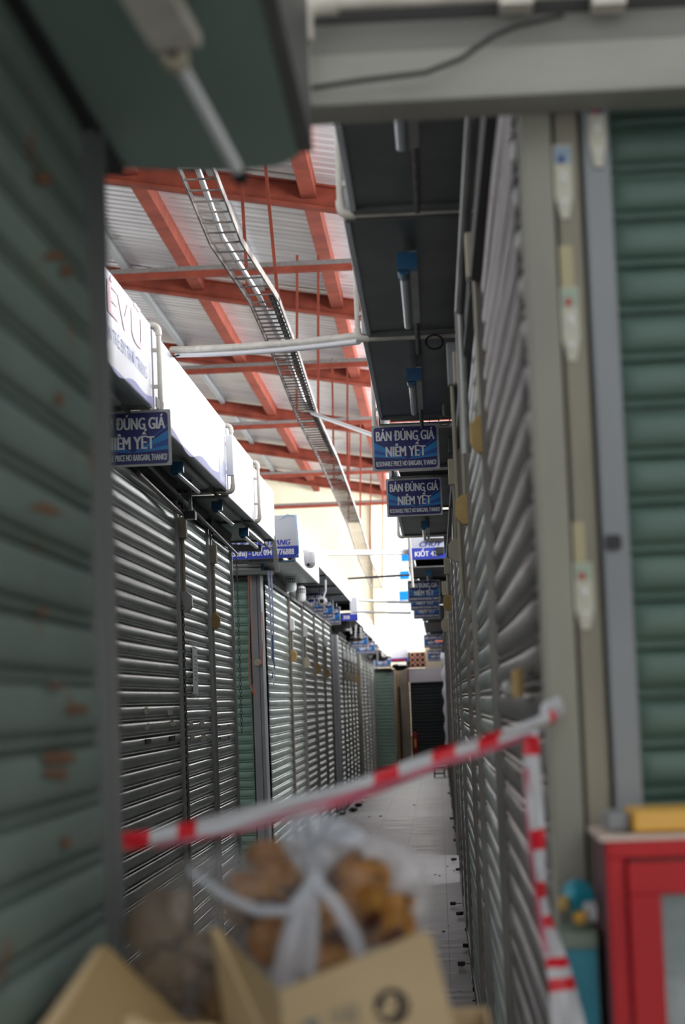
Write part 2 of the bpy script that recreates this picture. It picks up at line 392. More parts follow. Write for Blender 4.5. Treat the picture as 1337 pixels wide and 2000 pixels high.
# cable ladder
TR = [(360, 210, 12.0), (372, 300, 12.9), (440, 470, 14.2), (515, 585, 15.3), (557, 690, 17.6), (600, 812, 21.3), (640, 895, 24.3), (664, 953, 27.6), (690, 1020, 33.4), (712, 1092, 37.2), (737, 1149, 40.5)]
P = [at(a, b, c) for a, b, c in TR]
lad = thing('cable_ladder', 'long sagging steel cable ladder hanging under the roof along the aisle', 'cable tray', tuple(P[3]))
for sgn, rm in ((-1, M_trayd), (1, M_trayd)):
    m_ = MB()
    for a, b in zip(P[:-1], P[1:]): m_.bar(a+V(sgn*.111, 0, 0), b+V(sgn*.111, 0, 0), 0.012, 0.055)
    m_.build('side_rail', rm, lad)
acc = 0.0; m_ = None
L = [(b-a).length for a, b in zip(P[:-1], P[1:])]
tot = sum(L); nr = 172; rest = MB()
for k in range(nr):
    dd = tot*(k+.5)/nr; i = 0
    while dd > L[i]: dd -= L[i]; i += 1
    p = P[i].lerp(P[i+1], dd/L[i]); wob = random.uniform(-.01, .01); mm = MB() if k < 100 else rest
    mm.bar(p+V(-.108, wob, -.01), p+V(.108, -wob, -.01), 0.016, 0.011)
    if k < 100: mm.build('rung', M_trayd, lad)
ro_ = rest.build('far_rungs', M_trayd, lad); ro_['kind'] = 'stuff'
# conduit inside the ladder, leaving it to the right
C1 = [p+V(-.02+.02*math.sin(i*1.7), 0, .035) for i, p in enumerate(P[:6])]
C1 = C1[:5] + [at(590, 775, 20.4), at(597, 795, 20.9), at(610, 807, 20.9), at(630, 815, 20.6), at(728, 850, 18.5), at(760, 862, 17.9)]
cdt = MB().tube(C1, 0.021, 8).build('conduit', M_cond, None, True)
tag(cdt, 'white plastic conduit lying in the cable ladder and swinging off to the right canopy', 'conduit')
cb = MB().tube([p+V(.05, 0, .03) for p in P[3:7]], 0.016, 6).tube([p+V(.075, 0, .035) for p in P[3:7]], 0.012, 6)
tag(cb.build('power_cable', M_black), 'bundle of black cables lying in the middle stretch of the cable ladder', 'cable')
# hangers
hg = [(468, 300, 16.2, 484, 578, 15.3), (514, 280, 16.2, 543, 588, 15.3), (580, 498, 21.3, 579, 808, 21.3), (621, 498, 21.3, 621, 815, 21.3),
      (648, 700, 27.6, 652, 950, 27.6), (678, 700, 27.6, 678, 950, 27.6), (683, 815, 33.4, 680, 1018, 33.4), (704, 815, 33.4, 703, 1018, 33.4), (724, 915, 40.8, 722, 1090, 40.0), (747, 915, 40.8, 746, 1148, 40.5)]
hl = ['left rod of the nearest pair, ending at the upper ladder bend', 'right rod of the nearest pair, ending at the upper ladder bend', 'left rod of the second pair, under the nearest tie beam', 'right rod of the second pair, under the nearest tie beam',
      'left rod of the third pair, behind the paired white pipes', 'right rod of the third pair, behind the paired white pipes', 'left rod of the fourth pair near the gable wall', 'right rod of the fourth pair near the gable wall', 'left rod of the last pair over the cream wall', 'right rod of the last pair over the cream wall']
for (a, b, c, d, e, g), l in zip(hg, hl):
    tag(MB().bar(at(a, b, c), at(d, e, g), 0.026, 0.010, (0, 1, 0)).build('hanger_rod', M_red), 'thin red hanger, '+l, 'hanger', 'hangers of the cable ladder')

# cross pipes
def pipe(name, pts, r, m, label, cat='pipe', group=None, n=10):
    return tag(MB().tube(pts, r, n).build(name, m, None, True), label, cat, group)
def sag(a, b, s_, n=8): return [a.lerp(b, t/n)+V(0, 0, -s_*4*(t/n)*(1-t/n)) for t in range(n+1)]
pipe('cross_pipe', sag(at(336, 683, 9.6), at(702, 656, 8.25), 0.01), 0.016, M_pvc, 'upper one of two pale pipes crossing the aisle overhead from left fascia to right canopy', group='pale pipes crossing overhead')
pipe('cross_pipe', sag(at(345, 693, 9.6), at(700, 667, 8.25), 0.012), 0.013, M_cond, 'lower one of two pale pipes crossing the aisle overhead from left fascia to right canopy', group='pale pipes crossing overhead')
pipe('black_cable', [at(336, 697, 9.58), at(380, 686, 9.5), at(420, 680, 9.3), at(470, 677, 9.1)], 0.004, M_black, 'thin black cable sagging along the paired overhead pipes', 'cable')
pipe('cross_pipe', [at(625, 1078, 20), at(800, 1076, 21)], 0.018, M_cond, 'upper white pipe of the pair crossing low before the cream gable wall', group='pale pipes crossing overhead')
pipe('cross_pipe', [at(632, 1083, 20), at(800, 1081, 21)], 0.014, M_cond, 'lower white pipe of the pair crossing low before the cream gable wall', group='pale pipes crossing overhead')
pipe('cross_pipe', [at(680, 1130, 23), at(798, 1123, 22)], 0.012, M_dust, 'thin grey pipe crossing below the end of the cable ladder', group='pale pipes crossing overhead')
pipe('cross_pipe', [at(700, 1172, 27), at(748, 1175, 27.3), at(800, 1176, 27.5)], 0.018, M_cond, 'white pipe crossing over the price signs of the far left block', group='pale pipes crossing overhead')
pipe('cross_pipe', [at(690, 1195, 29), at(800, 1197, 28)], 0.018, M_cond, 'lowest white pipe crossing in front of the bright window', group='pale pipes crossing overhead')

# ------------------------------------------------------------------ roller shutters
PITCH = 0.0767
PROF = [(0.0, -.006), (0.02, .002), (0.07, .0075), (0.18, .0105), (0.35, .012), (0.50, .011), (0.62, .0075), (0.70, .003), (0.735, -.006), (0.79, -.006), (0.81, .004), (0.855, .0085), (0.90, .0075), (0.935, .002), (0.955, -.006)]
PROF_FLAT = [(0.0, -.007), (0.025, .004), (0.08, .0075), (0.30, .009), (0.50, .0095), (0.68, .0075), (0.735, .004), (0.76, -.006), (0.795, -.006), (0.82, .004), (0.875, .0065), (0.93, .004), (0.955, -.007)]
def curtain(p0, p1, z0, z1, out, amp=1.0, seed=0, PROF=PROF):
    rnd = random.Random(seed); mb = MB(); p0 = Vector((*p0, 0)); p1 = Vector((*p1, 0)); out = Vector((*out, 0)); Lh = (p1-p0).length
    n = int(round((z1-z0)/PITCH)); ss = [0, .012/Lh, .04/Lh] + [i/8 for i in range(1, 8)] + [1-.04/Lh, 1-.012/Lh, 1]
    tap = [0.15, .75, 1] + [1]*7 + [1, .75, .15]
    vs = []; rows = 0
    for k in range(n):
        t0 = rnd.uniform(-.0018, .0018); t1 = rnd.uniform(-.0018, .0018); bl = rnd.uniform(-.002, .003); dz = rnd.uniform(-.002, .002)
        for (t, d) in PROF:
            z = z1-(k+t)*PITCH
            for s_, tp in zip(ss, tap):
                q = p0.lerp(p1, s_); b = 4*s_*(1-s_)
                vs.append(q + out*(d*amp*tp + b*bl + .002*math.sin(k*.7+s_*5)) + V(0, 0, z+dz*b+t0*(1-s_)+t1*s_))
            rows += 1
    W = len(ss); fs = []
    for r in range(rows-1):
        for c in range(W-1): fs.append((r*W+c, r*W+c+1, (r+1)*W+c+1, (r+1)*W+c))
    mb.add(vs, fs); return mb
def rail_mb(x, y, z0, z1, wx, wy, lip=0.012):
    mb = MB(); mb.box(x-wx/2, x+wx/2, y-wy/2, y+wy/2, z0, z1); return mb
SH = {}
def shutter(key, p0, p1, z1, out, m, label, cat='roller shutter', group=None, rails=(1, 1), rm=None, rw=0.04, rd=0.018, z0=0.03, amp=1.0, housing=0.12, ro=0.008, prof=PROF):
    """p0,p1: xy ends of the curtain; out: outward normal"""
    cx, cy = (p0[0]+p1[0])/2, (p0[1]+p1[1])/2
    t = thing('roller_shutter', label, cat, (cx, cy, 0), group)
    curtain(p0, p1, z0+.05, z1, out, amp, sum(map(ord, key)), prof).build('curtain', m, t, True)
    rm = rm or M_rail; o = Vector((*out, 0)); d = Vector((p1[0]-p0[0], p1[1]-p0[1], 0)).normalized()
    for q, s_, f in ((p0, -1, rails[0]), (p1, 1, rails[1])):
        if not f: continue
        c = Vector((*q, 0)) + d*s_*rw*0.35 + o*ro
        mm = MB(); mm.bar(c+V(0, 0, 0), c+V(0, 0, z1+.02), rw, rd, o)
        mm.bar(c+o*(rd/2+.004)+V(0, 0, 0), c+o*(rd/2+.004)+V(0, 0, z1+.02), rw*.35, .008, o)
        mm.build('guide_rail', rm, t)
    a = Vector((*p0, 0)); b = Vector((*p1, 0))
    MB().bar(a+o*.006+V(0, 0, z0+.02), b+o*.006+V(0, 0, z0+.02), 0.03, 0.07).build('bottom_bar', M_raild, t)
    if housing:
        hm = MB(); N = 8; vs = []
        for i in range(N+1):
            th = math.pi*i/N*.5
            for q in (a, b): vs.append(q - o*(.10-.13*math.sin(th)) + V(0, 0, z1+.0+housing*(1-math.cos(th))*.9+.0))
        fs = [(2*i, 2*i+1, 2*i+3, 2*i+2) for i in range(N)]
        hm.add(vs, fs); hm.bar(a+o*.02+V(0, 0, z1+.015), b+o*.02+V(0, 0, z1+.015), .03, .03)
        hm.build('roll_box', M_rbox, t, True)
    SH[key] = t
    return t

XL = -1.45
def XRf(Y): return 0.18-0.0031*Y if Y < 12 else 0.142
# left block A
shutter('A1', (XL, 7.4), (XL, 11.45), 2.75, (1, 0), M_steel, 'wide weathered steel roller shutter of the left row, with black square holes and tape scraps', group='shutters of the left row', rm=M_rail, rails=(1, 1))
shutter('A2', (XL, 11.62), (XL, 13.02), 2.72, (1, 0), M_steel2, 'narrow steel roller shutter with a taped white paper strip, second in the nearest left block', group='shutters of the left row', rails=(1, 1), rm=M_rail)
shutter('A3', (XL, 13.2), (XL, 14.5), 2.70, (1, 0), M_steel2, 'narrow steel roller shutter ending the nearest left block, beside the pale green one', group='shutters of the left row', rm=M_rail)
# left block B
shutter('BF', (-2.7, 17.35), (-1.575, 17.35), 2.64, (0, -1), M_green, 'pale green roller shutter facing the camera beneath the blue THỜI TRANG sign', rails=(1, 0))
ord5 = ['first', 'second', 'third', 'fourth', 'fifth', 'sixth']
BB = [(17.56, 20.05), (20.2, 22.05), (22.2, 24.15), (24.3, 26.1), (26.25, 27.95)]
for i, (a, b) in enumerate(BB):
    shutter('B%d' % i, (XL, a), (XL, b), 2.62, (1, 0), M_steel if i != 0 else M_steel2, 'steel roller shutter of the middle left block, %s after the grey corner post' % ord5[i], group='shutters of the left row', rails=(0 if i == 0 else 1, 1), rm=[M_railb, M_rail, M_rail, M_rail, M_raild][i])
shutter('CF', (-2.6, 29.9), (-1.545, 29.9), 2.55, (0, -1), M_green, 'sliver of green shutter facing the camera just left of the far grey corner post', rails=(0, 0))
CB = [(30.0, 31.3), (31.42, 32.6), (32.72, 33.95), (34.1, 35.3), (35.42, 36.7)]
for i, (a, b) in enumerate(CB):
    shutter('C%d' % i, (XL, a), (XL, b), 2.52, (1, 0), M_steel, 'small distant steel shutter of the third left block, %s after its grey corner post' % ord5[i], group='shutters of the left row', rm=M_raild)
DB = [(37.9, 39.7), (39.85, 41.7), (41.85, 43.8), (43.95, 46.2)]
for i, (a, b) in enumerate(DB):
    shutter('D%d' % i, (XL, a), (XL, b), 2.4, (1, 0), M_steel, 'tiny distant steel shutter of the last left block, %s after the pale post' % ord5[i], group='shutters of the left row', rm=M_rail)
shutter('EF', (-1.42, 46.9), (-1.03, 46.9), 2.22, (0, -1), M_green, 'distant green roller shutter facing the camera at the left end of the aisle', rails=(1, 1), rw=.03)
# right row
RB = [(3.34, 5.27), (5.42, 7.42), (7.55, 8.85), (8.98, 11.6), (11.75, 13.6), (13.75, 15.8), (15.95, 17.9), (21.0, 23.3), (23.45, 25.6), (25.75, 28.2), (28.4, 31.6), (31.8, 35.2), (35.4, 39.2), (39.4, 43.4), (43.6, 48)]

rl = ['brownish steel roller shutter nearest on the right, behind the hanging barrier tape', 'steel roller shutter second from the near cream column on the right', 'steel roller shutter third from the near cream column on the right', 'shiny steel roller shutter fourth from the near cream column on the right']
for i, (a, b) in enumerate(RB):
    lab = rl[i] if i < 4 else 'strongly foreshortened steel shutter of the right row, number %s counted from the near cream column' % ['', '', '', '', 'five', 'six', 'seven', 'eight', 'nine', 'ten', 'eleven', 'twelve', 'thirteen', 'fourteen', 'fifteen'][i]
    shutter('R%d' % i, (XRf(a), a), (XRf(b), b), 2.66 if i < 7 else 2.48, (-1, 0), M_steeld if i == 0 else M_steel, lab, group='shutters of the right row', rm=[M_railc, M_railc, M_railb, M_railc][i % 4], ro=.006, rd=.018, rw=.04, rails=(0 if i == 0 else 1, 1))
# near right shutter facing the camera
shutter('RF', (0.305, 3.26), (1.5, 3.26), 2.56, (0, -1), M_greenr, 'dark green roller shutter facing the camera at the right edge, above the red cabinet', rails=(0, 0), z0=0.1, housing=0, amp=1.1)
# near left shutter
shutter('LN', (-0.455, 1.2), (-0.455, 2.72), 2.38, (1, 0), M_greenn, 'rust-spotted green roller shutter filling the left edge in the foreground', rails=(0, 1), rm=M_raild, rw=.07, rd=.03, housing=0, amp=1.0, ro=.004, prof=PROF_FLAT)
M_rustp = mat('rust_patch', (0.16, 0.075, 0.035), 0.8, 0, (0.22, 0.09, 0.035), 30)
for k, (px, py, w_, h_) in enumerate([(112, 1480, 34, 13), (110, 1510, 28, 12), (150, 1385, 22, 10), (128, 1645, 12, 12), (110, 1340, 20, 6), (80, 990, 24, 7), (115, 780, 8, 16), (108, 500, 26, 12), (85, 350, 20, 14), (130, 530, 14, 14), (105, 1000, 18, 6), (85, 1195, 12, 8)]):
    rr_ = random.Random(k); pts = []
    for a_ in range(11):
        t_ = 2*math.pi*a_/11; q_ = rr_.uniform(.6, 1.15); v_ = ray(px+w_*q_*math.cos(t_), py+h_*q_*math.sin(t_)); u_ = -.4425/v_.x
        pts.append(V(-.4425, v_.y*u_, H+v_.z*u_))
    MB().prism(pts, (.0006, 0, 0)).build('rust_patch', M_rustp, SH['LN'])
# end of aisle shutter
shutter('END', (-0.68, 49.6), (0.6, 49.6), 2.0, (0, -1), M_dark, 'very dark roller shutter closing the far end of the aisle', rails=(0, 0), housing=0)

# stall bodies behind the shutters (walls)
def wallbox(x0, x1, y0, y1, z1, name, m=M_raild): return struct(MB().box(x0, x1, y0, y1, 0, z1).build(name, m))
M_body = mat('stall_partition', (0.16, 0.16, 0.155), 0.8)
wallbox(-3.2, XL-.12, 6.5, 14.56, 3.15, 'wall_left', M_body)
wallbox(-3.2, XL-.12, 17.47, 28.0, 3.05, 'wall_left', M_body)
wallbox(-3.2, XL-.12, 30.02, 46.3, 2.95, 'wall_left', M_body)
wallbox(-3.2, -1.44, 47.0, 49.5, 2.7, 'wall_left', M_body); wallbox(-1.44, -1.0, 47.05, 49.5, 2.3, 'wall_left', M_body)
wallbox(0.32, 2.4, 3.38, 18.0, 3.5, 'wall_right', M_body)
wallbox(0.32, 2.4, 20.95, 49.5, 3.3, 'wall_right', M_body)
wallbox(-1.6, -0.60, 0.9, 2.74, 2.36, 'wall_left', M_body)
# pieces between left shutters (pilasters)
wallbox(XL-.13, XL-.005, 11.49, 11.585, 2.9, 'trim_1', M_rail); wallbox(XL-.13, XL-.005, 13.05, 13.17, 2.9, 'trim_1', M_rail)

# end wall of aisle
struct(MB().box(-1.03, -0.70, 49.2, 49.7, 0, 2.35).build('wall_back', mat('dingy_pier_plaster', (.36, .33, .27), .85, 0, (.26, .235, .19), 3)))
struct(MB().box(-0.72, 0.6, 49.5, 49.8, 2.0, 2.33).build('wall_back', mat('white_lintel_paint', (0.62, 0.62, 0.68), 0.6)))
tag(MB().tube([V(-.98, 49.1, 0), V(-.98, 49.1, 2.3)], .025, 8).build('standing_pipe', M_must, None, True), 'mustard coloured pipe standing beside the distant green shutter', 'pipe')
tag(MB().tube([V(-.93, 49.1, 0), V(-.93, 49.1, 1.9)], .03, 8).build('standing_pipe', M_wood, None, True), 'dark pole leaning on the cream pier at the aisle end', 'pole')
tag(MB().box(-.70, -.685, 49.15, 49.2, 0, 2.33).build('red_strip', mat('dull_red_trim', (.20, .04, .04), .6)), 'narrow dark red strip along the edge of the cream pier', 'strip')
fe = thing('fire_extinguisher', 'red fire extinguisher standing at the foot of the dark end shutter', 'fire extinguisher', (-.60, 49.2, 0))
MB().lathe((-.60, 49.2, .30), [(.075, 0), (.08, .02), (.08, .42), (.05, .5), (.02, .52)], 16).build('cylinder', mat('deep_red_enamel', (.25, .015, .015), .4), fe, True)
MB().box(-.63, -.55, 49.18, 49.22, .82, .88).build('valve', M_black, fe)
MB().box(-.615, -.575, 49.11, 49.125, .45, .65).build('label_panel', M_yel, fe)
# breeze blocks above lintel
bb = thing('breeze_block_panel', 'terracotta breeze block panel with round holes above the white lintel', 'breeze blocks', (-.4, 49.6, 2.34))
bx0, bx1, bz0, bz1 = -.65, -.28, 2.345, 2.72
m_ = MB(); nx, nz = 3, 3
for i in range(nx):
    for k in range(nz):
        cx = bx0+(i+.5)*(bx1-bx0)/nx; cz = bz0+(k+.5)*(bz1-bz0)/nz; hw = (bx1-bx0)/nx/2; hh = (bz1-bz0)/nz/2
        N = 12; inner = []; outer = []
        for a in range(N):
            t = 2*math.pi*a/N; c_, s_ = math.cos(t), math.sin(t); mxx = max(abs(c_), abs(s_))
            inner.append((cx+hw*.62*c_, cz+hh*.62*s_)); outer.append((cx+hw*c_/mxx, cz+hh*s_/mxx))
        vs = [(x, 49.45, z) for x, z in outer]+[(x, 49.45, z) for x, z in inner]+[(x, 49.55, z) for x, z in inner]
        fs = [(a, (a+1) % N, N+(a+1) % N, N+a) for a in range(N)]+[(N+a, N+(a+1) % N, 2*N+(a+1) % N, 2*N+a) for a in range(N)]
        m_.add(vs, fs)
m_.build('block_faces', M_terra, bb)
MB().box(bx0-.09, bx0, 49.45, 49.6, bz0, bz1).build('dark_edge', M_dkmet, bb)
MB().box(bx0, bx1, 49.56, 49.6, bz0, bz1).build('backing', M_dkmet, bb)
struct(MB().box(-.28, .6, 49.5, 49.8, 2.33, 2.8).build('wall_back', M_wallw))

# ------------------------------------------------------------------ grey corner posts
def post(x0, x1, y0, y1, z1, m, label, extra=None):
    t = thing('corner_post', label, 'post', ((x0+x1)/2, (y0+y1)/2, 0), 'corner posts of the left blocks')
    MB().box(x0, x1, y0, y1, 0, z1).build('shaft', m, t, bevel=.004)
    MB().box((x0+x1)/2-.002+.015, (x0+x1)/2+.002+.015, y0-.002, y0, 0, z1).build('seam', M_black, t)
    return t
post(-1.552, -1.46, 17.22, 17.5, 2.68, M_grayp, 'grey metal corner post of the middle left block, beside the pale green shutter')
post(-1.535, -1.425, 29.55, 29.95, 2.56, M_grayp, 'dark grey metal corner post of the third left block')
post(-1.50, -1.40, 37.5, 37.85, 2.45, M_cream, 'pale cream post between the third and last left blocks')
pl = tag(MB().lathe(tuple(at(503, 1294, 17.2)), [(.0, -.01), (.028, -.01), (.03, -.004), (.02, -.0), (.006, .002)], 20, 1).build('round_suction_hook', M_beige, None, True), 'round translucent suction hook stuck on the grey corner post', 'hook')

# ------------------------------------------------------------------ canopies
CAN = []
def canopy(label, x_in, x_out, y0, y1, zb, zt, fm, sm, group, ribs=True):
    CAN.append((min(x_in, x_out), max(x_in, x_out), y0, y1, zb))
    t = thing('shop_canopy', label, 'canopy', ((x_in+x_out)/2, (y0+y1)/2, zb), group)
    s_ = 1 if x_out > x_in else -1
    m_ = MB(); nx, ny = 6, max(4, int((y1-y0)/.25)); vs = []; rnd = random.Random(int(y0*10))
    for j in range(ny+1):
        for i in range(nx+1):
            e = 0 if i in (0, nx) or j in (0, ny) else rnd.uniform(-.006, .006)
            vs.append((x_in+(x_out-x_in)*i/nx, y0+(y1-y0)*j/ny, zb+e))
    W = nx+1
    m_.add(vs, [(j*W+i, j*W+i+1, (j+1)*W+i+1, (j+1)*W+i) for j in range(ny) for i in range(nx)])
    m_.build('soffit', sm, t, True)
    for yy in (y0+.02, y1-.02): MB().bar((x_in, yy, zb-.008), (x_out-s_*.01, yy, zb-.008), .03, .016).build('batten', M_raild, t)
    MB().box(x_out-s_*.02, x_out, y0+.01, y1-.01, zb-.012, zt).build('fascia', fm, t, bevel=.004)
    MB().box(x_in, x_out-s_*.03, y0+.01, y1-.01, zt-.03, zt-.01).build('top_cover', M_body, t)
    return t
LC = [(6.6, 8.82, 2.90, 3.26), (8.86, 11.98, 2.86, 3.25), (12.02, 13.78, 2.83, 3.24), (13.82, 15.5, 2.835, 3.20)]
lcn = ['nearest left canopy, its white fascia lettered in faded pink and blue', 'left canopy with a bright white fascia above the wide steel shutter', 'left canopy with a bright white fascia between two ivory pipe frames', 'last canopy of the nearest left block, overhanging the cross passage']
XFL = -1.19
for (a, b, z0, z1), l in zip(LC, lcn):
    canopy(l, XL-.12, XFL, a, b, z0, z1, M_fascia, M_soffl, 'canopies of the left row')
# closing boards above left shutters
for y0, y1, z in ((6.6, 14.56, 2.7), (17.5, 28.0, 2.60), (30.0, 46.2, 2.50)):
    struct(MB().box(XL-.16, XL-.11, y0, y1, z, 3.1).build('trim_1', M_raild))
LCB = [(17.0, 20.4, 2.78, 3.16), (20.44, 22.1, 2.96, 3.18), (22.14, 24.2, 2.965, 3.17), (24.24, 26.15, 2.965, 3.16), (26.2, 28.0, 2.96, 3.15)]
for i, (a, b, z0, z1) in enumerate(LCB):
    canopy('white fascia canopy on the middle left block, %s from the THỜI TRANG sign' % ord5[i], XL-.12, -1.14, a, b, z0, z1, M_fascia, M_soffl, 'canopies of the left row')
for i, (a, b) in enumerate([(29.45, 32.6), (32.65, 36.8), (37.2, 41.8), (41.9, 46.4)]):
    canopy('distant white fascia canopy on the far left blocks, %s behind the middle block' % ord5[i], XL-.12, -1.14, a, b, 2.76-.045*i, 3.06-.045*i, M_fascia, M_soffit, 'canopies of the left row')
# right canopies
RC = [(3.36, 6.08, 3.06, 3.42, -.205), (6.14, 8.18, 3.06, 3.42, -.23), (8.24, 10.72, 3.07, 3.40, -.25), (10.9, 12.97, 3.06, 3.38, -.26), (13.15, 15.3, 3.02, 3.35, -.26), (15.4, 17.6, 3.0, 3.33, -.255)]
rcn = ['dark grey canopy soffit nearest on the right, under the grey header', 'dark canopy soffit second on the right, with a blue-ended tube lamp', 'dark canopy soffit third on the right, ending above the first price sign', 'dark canopy fourth on the right, hidden behind the nearest price sign', 'dark canopy fifth on the right, behind the two price signs', 'dark canopy sixth on the right, before the KIỐT 42 sign']
for (a, b, z0, z1, xo), l in zip(RC, rcn):
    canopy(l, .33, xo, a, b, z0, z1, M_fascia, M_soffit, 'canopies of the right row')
for y0, y1, z in ((3.34, 17.95, 2.62), (21.0, 48, 2.62)):
    struct(MB().box(.29, .33, y0, y1, z, 3.1).build('trim_1', M_raild))
RC2 = [(20.95, 22.9), (22.95, 25.8), (25.85, 28.0), (28.05, 33.0), (33.1, 38.0), (38.1, 43.0), (43.1, 48.3)]
for i, (a, b) in enumerate(RC2):
    canopy('grey canopy on the far right block, %s behind the KIỐT 42 sign' % ['first', 'second', 'third', 'fourth', 'fifth', 'sixth', 'seventh'][i], .33, -.25+.015*i, a, b, 2.94-.03*i, 3.26-.04*i, M_fascia, M_soffit, 'canopies of the right row')

# lettering on the nearest left fascia (faces +X; reads towards the far end)
m_ = MB()
text_mesh(m_, 'BÉVŨ', (XFL+.002, 7.32, 3.09), (0, 1, 0), (0, 0, 1), width=1.22, height=.135, bold=.055)
fa = [o for o in bpy.data.objects if o.name.startswith('fascia')][0]
m_.build('shop_name', M_pink, fa)
yy = 7.0
for wd in ('SỈ', 'LẺ', 'ÁO', 'QUẦN', 'TRẺ', 'EM', 'THỜI', 'TRANG'):
    L_ = .058*len(wd); m_ = MB(); text_mesh(m_, wd, (XFL+.002, yy, 2.99), (0, 1, 0), (0, 0, 1), width=L_, height=.055, bold=.012); m_.build('trade_word', M_lblue, fa); yy += L_+.035
def wave(mb, x, y0, y1, z0, hgt, ph, n=40):
    pts = []
    for i in range(n+1):
        t = i/n; pts.append((x, y0+(y1-y0)*t, z0+hgt*(.35+.4*math.sin(ph+t*7)+.25*math.sin(ph*2+t*17))))
    for i in range(n):
        mb.add([(x, pts[i][1], z0), (x, pts[i+1][1], z0), pts[i+1], pts[i]], [(0, 1, 2, 3)])
m_ = MB(); wave(m_, XFL+.0015, 6.7, 8.8, 2.892, .06, 1.0); m_.build('printed_wave', M_purple, fa)
fasc = sorted([o for o in bpy.data.objects if o.name.startswith('fascia')], key=lambda o: o.name)
m_ = MB(); wave(m_, XFL+.0015, 8.9, 11.9, 2.852, .07, 2.2); m_.build('printed_wave', M_purple, fasc[1])
m_ = MB(); m_.box(XFL, XFL+.002, 11.55, 11.9, 2.87, 3.0); m_.build('blue_corner_print', M_lblue, fasc[1])

# ------------------------------------------------------------------ facing fascia signs
sg = thing('shop_sign', 'grey and blue shop sign facing the camera reading THỜI TRANG with a phone number', 'sign', (-1.4, 16.93, 2.8))
p = at(448, 1092, 16.92); q = at(580, 1008, 16.92)
sz0 = 2.795; sz1 = 3.15; sx1 = q.x; sx0 = -2.3
MB().box(sx0, sx1, 16.92, 17.0, sz0, sz1).build('board', M_fasciag, sg, bevel=.006)
MB().box(sx0, sx1, 16.913, 16.919, sz0, sz0+.095).build('blue_band', M_blue, sg)
m_ = MB(); text_mesh(m_, 'SHOP THỜI TRANG', (-1.70, 16.918, sz0+.106), (1, 0, 0), (0, 0, 1), width=.53, height=.048, bold=.02, shear=.3); m_.build('trade_lettering', M_blue, sg)
m_ = MB(); text_mesh(m_, '415(nhà) - DĐ: 094   776888', (-1.705, 16.912, sz0+.025), (1, 0, 0), (0, 0, 1), width=.56, height=.05, bold=.015); m_.build('phone_lettering', M_letter, sg)
sg = thing('shop_sign', 'white and blue sign facing the camera reading KIỐT 42 under the right canopies', 'sign', (0, 20.9, 2.9))
kx0 = at(797, 1080, 20.85).x; kz1 = at(830, 1047, 20.85).z; kz0 = at(830, 1092, 20.85).z; kzm = at(830, 1070, 20.85).z
MB().box(kx0, .16, 20.85, 20.93, kz0, kz1).build('board', M_fasciag, sg, bevel=.004)
MB().box(kx0, .16, 20.843, 20.849, kz0, kzm).build('blue_band', M_blue, sg)
m_ = MB(); text_mesh(m_, 'CHUY', (at(819, 1063, 20.84).x, 20.848, kzm+.012), (1, 0, 0), (0, 0, 1), width=.23, height=.055, bold=.02, shear=.3); m_.build('trade_lettering', M_blue, sg)
m_ = MB(); text_mesh(m_, 'KIỐT 42 -', (at(810, 1080, 20.84).x, 20.842, kz0+.028), (1, 0, 0), (0, 0, 1), width=.26, height=.055, bold=.02); m_.build('kiosk_lettering', M_letter, sg)
sg = thing('shop_sign', 'small distant sign box with pale top and blue base on the third left block', 'sign', tuple(at(684, 1213, 29.4)))
a, b = at(668, 1213, 29.4), at(697, 1167, 29.4); c = at(684, 1200, 29.4)
MB().box(c.x, b.x, 29.38, 29.5, a.z, b.z).build('board', M_fasciag, sg)
MB().box(a.x, b.x, 29.36, 29.379, a.z, c.z).build('blue_band', M_blue, sg)
m_ = MB(); text_mesh(m_, '358', (a.x+.02, 29.358, a.z+.025), (1, 0, 0), (0, 0, 1), width=.09, height=.05, bold=.015); m_.build('numerals', M_letter, sg)
sg = thing('shop_sign', 'white distant sign with a blue base line at the far left end of the aisle', 'sign', tuple(at(779, 1292, 46.6)))
a, b = at(763, 1293, 46.6), at(795, 1263, 46.6); c = at(763, 1286, 46.6)
MB().box(a.x, b.x, 46.6, 47.05, a.z, b.z).build('board', M_fascia, sg)
MB().box(a.x, b.x, 46.58, 46.599, a.z, c.z).build('blue_band', M_blue, sg)
MB().box(a.x+.03, b.x-.06, 46.57, 46.579, a.z+.02, c.z-.02).build('red_line', M_redp, sg)

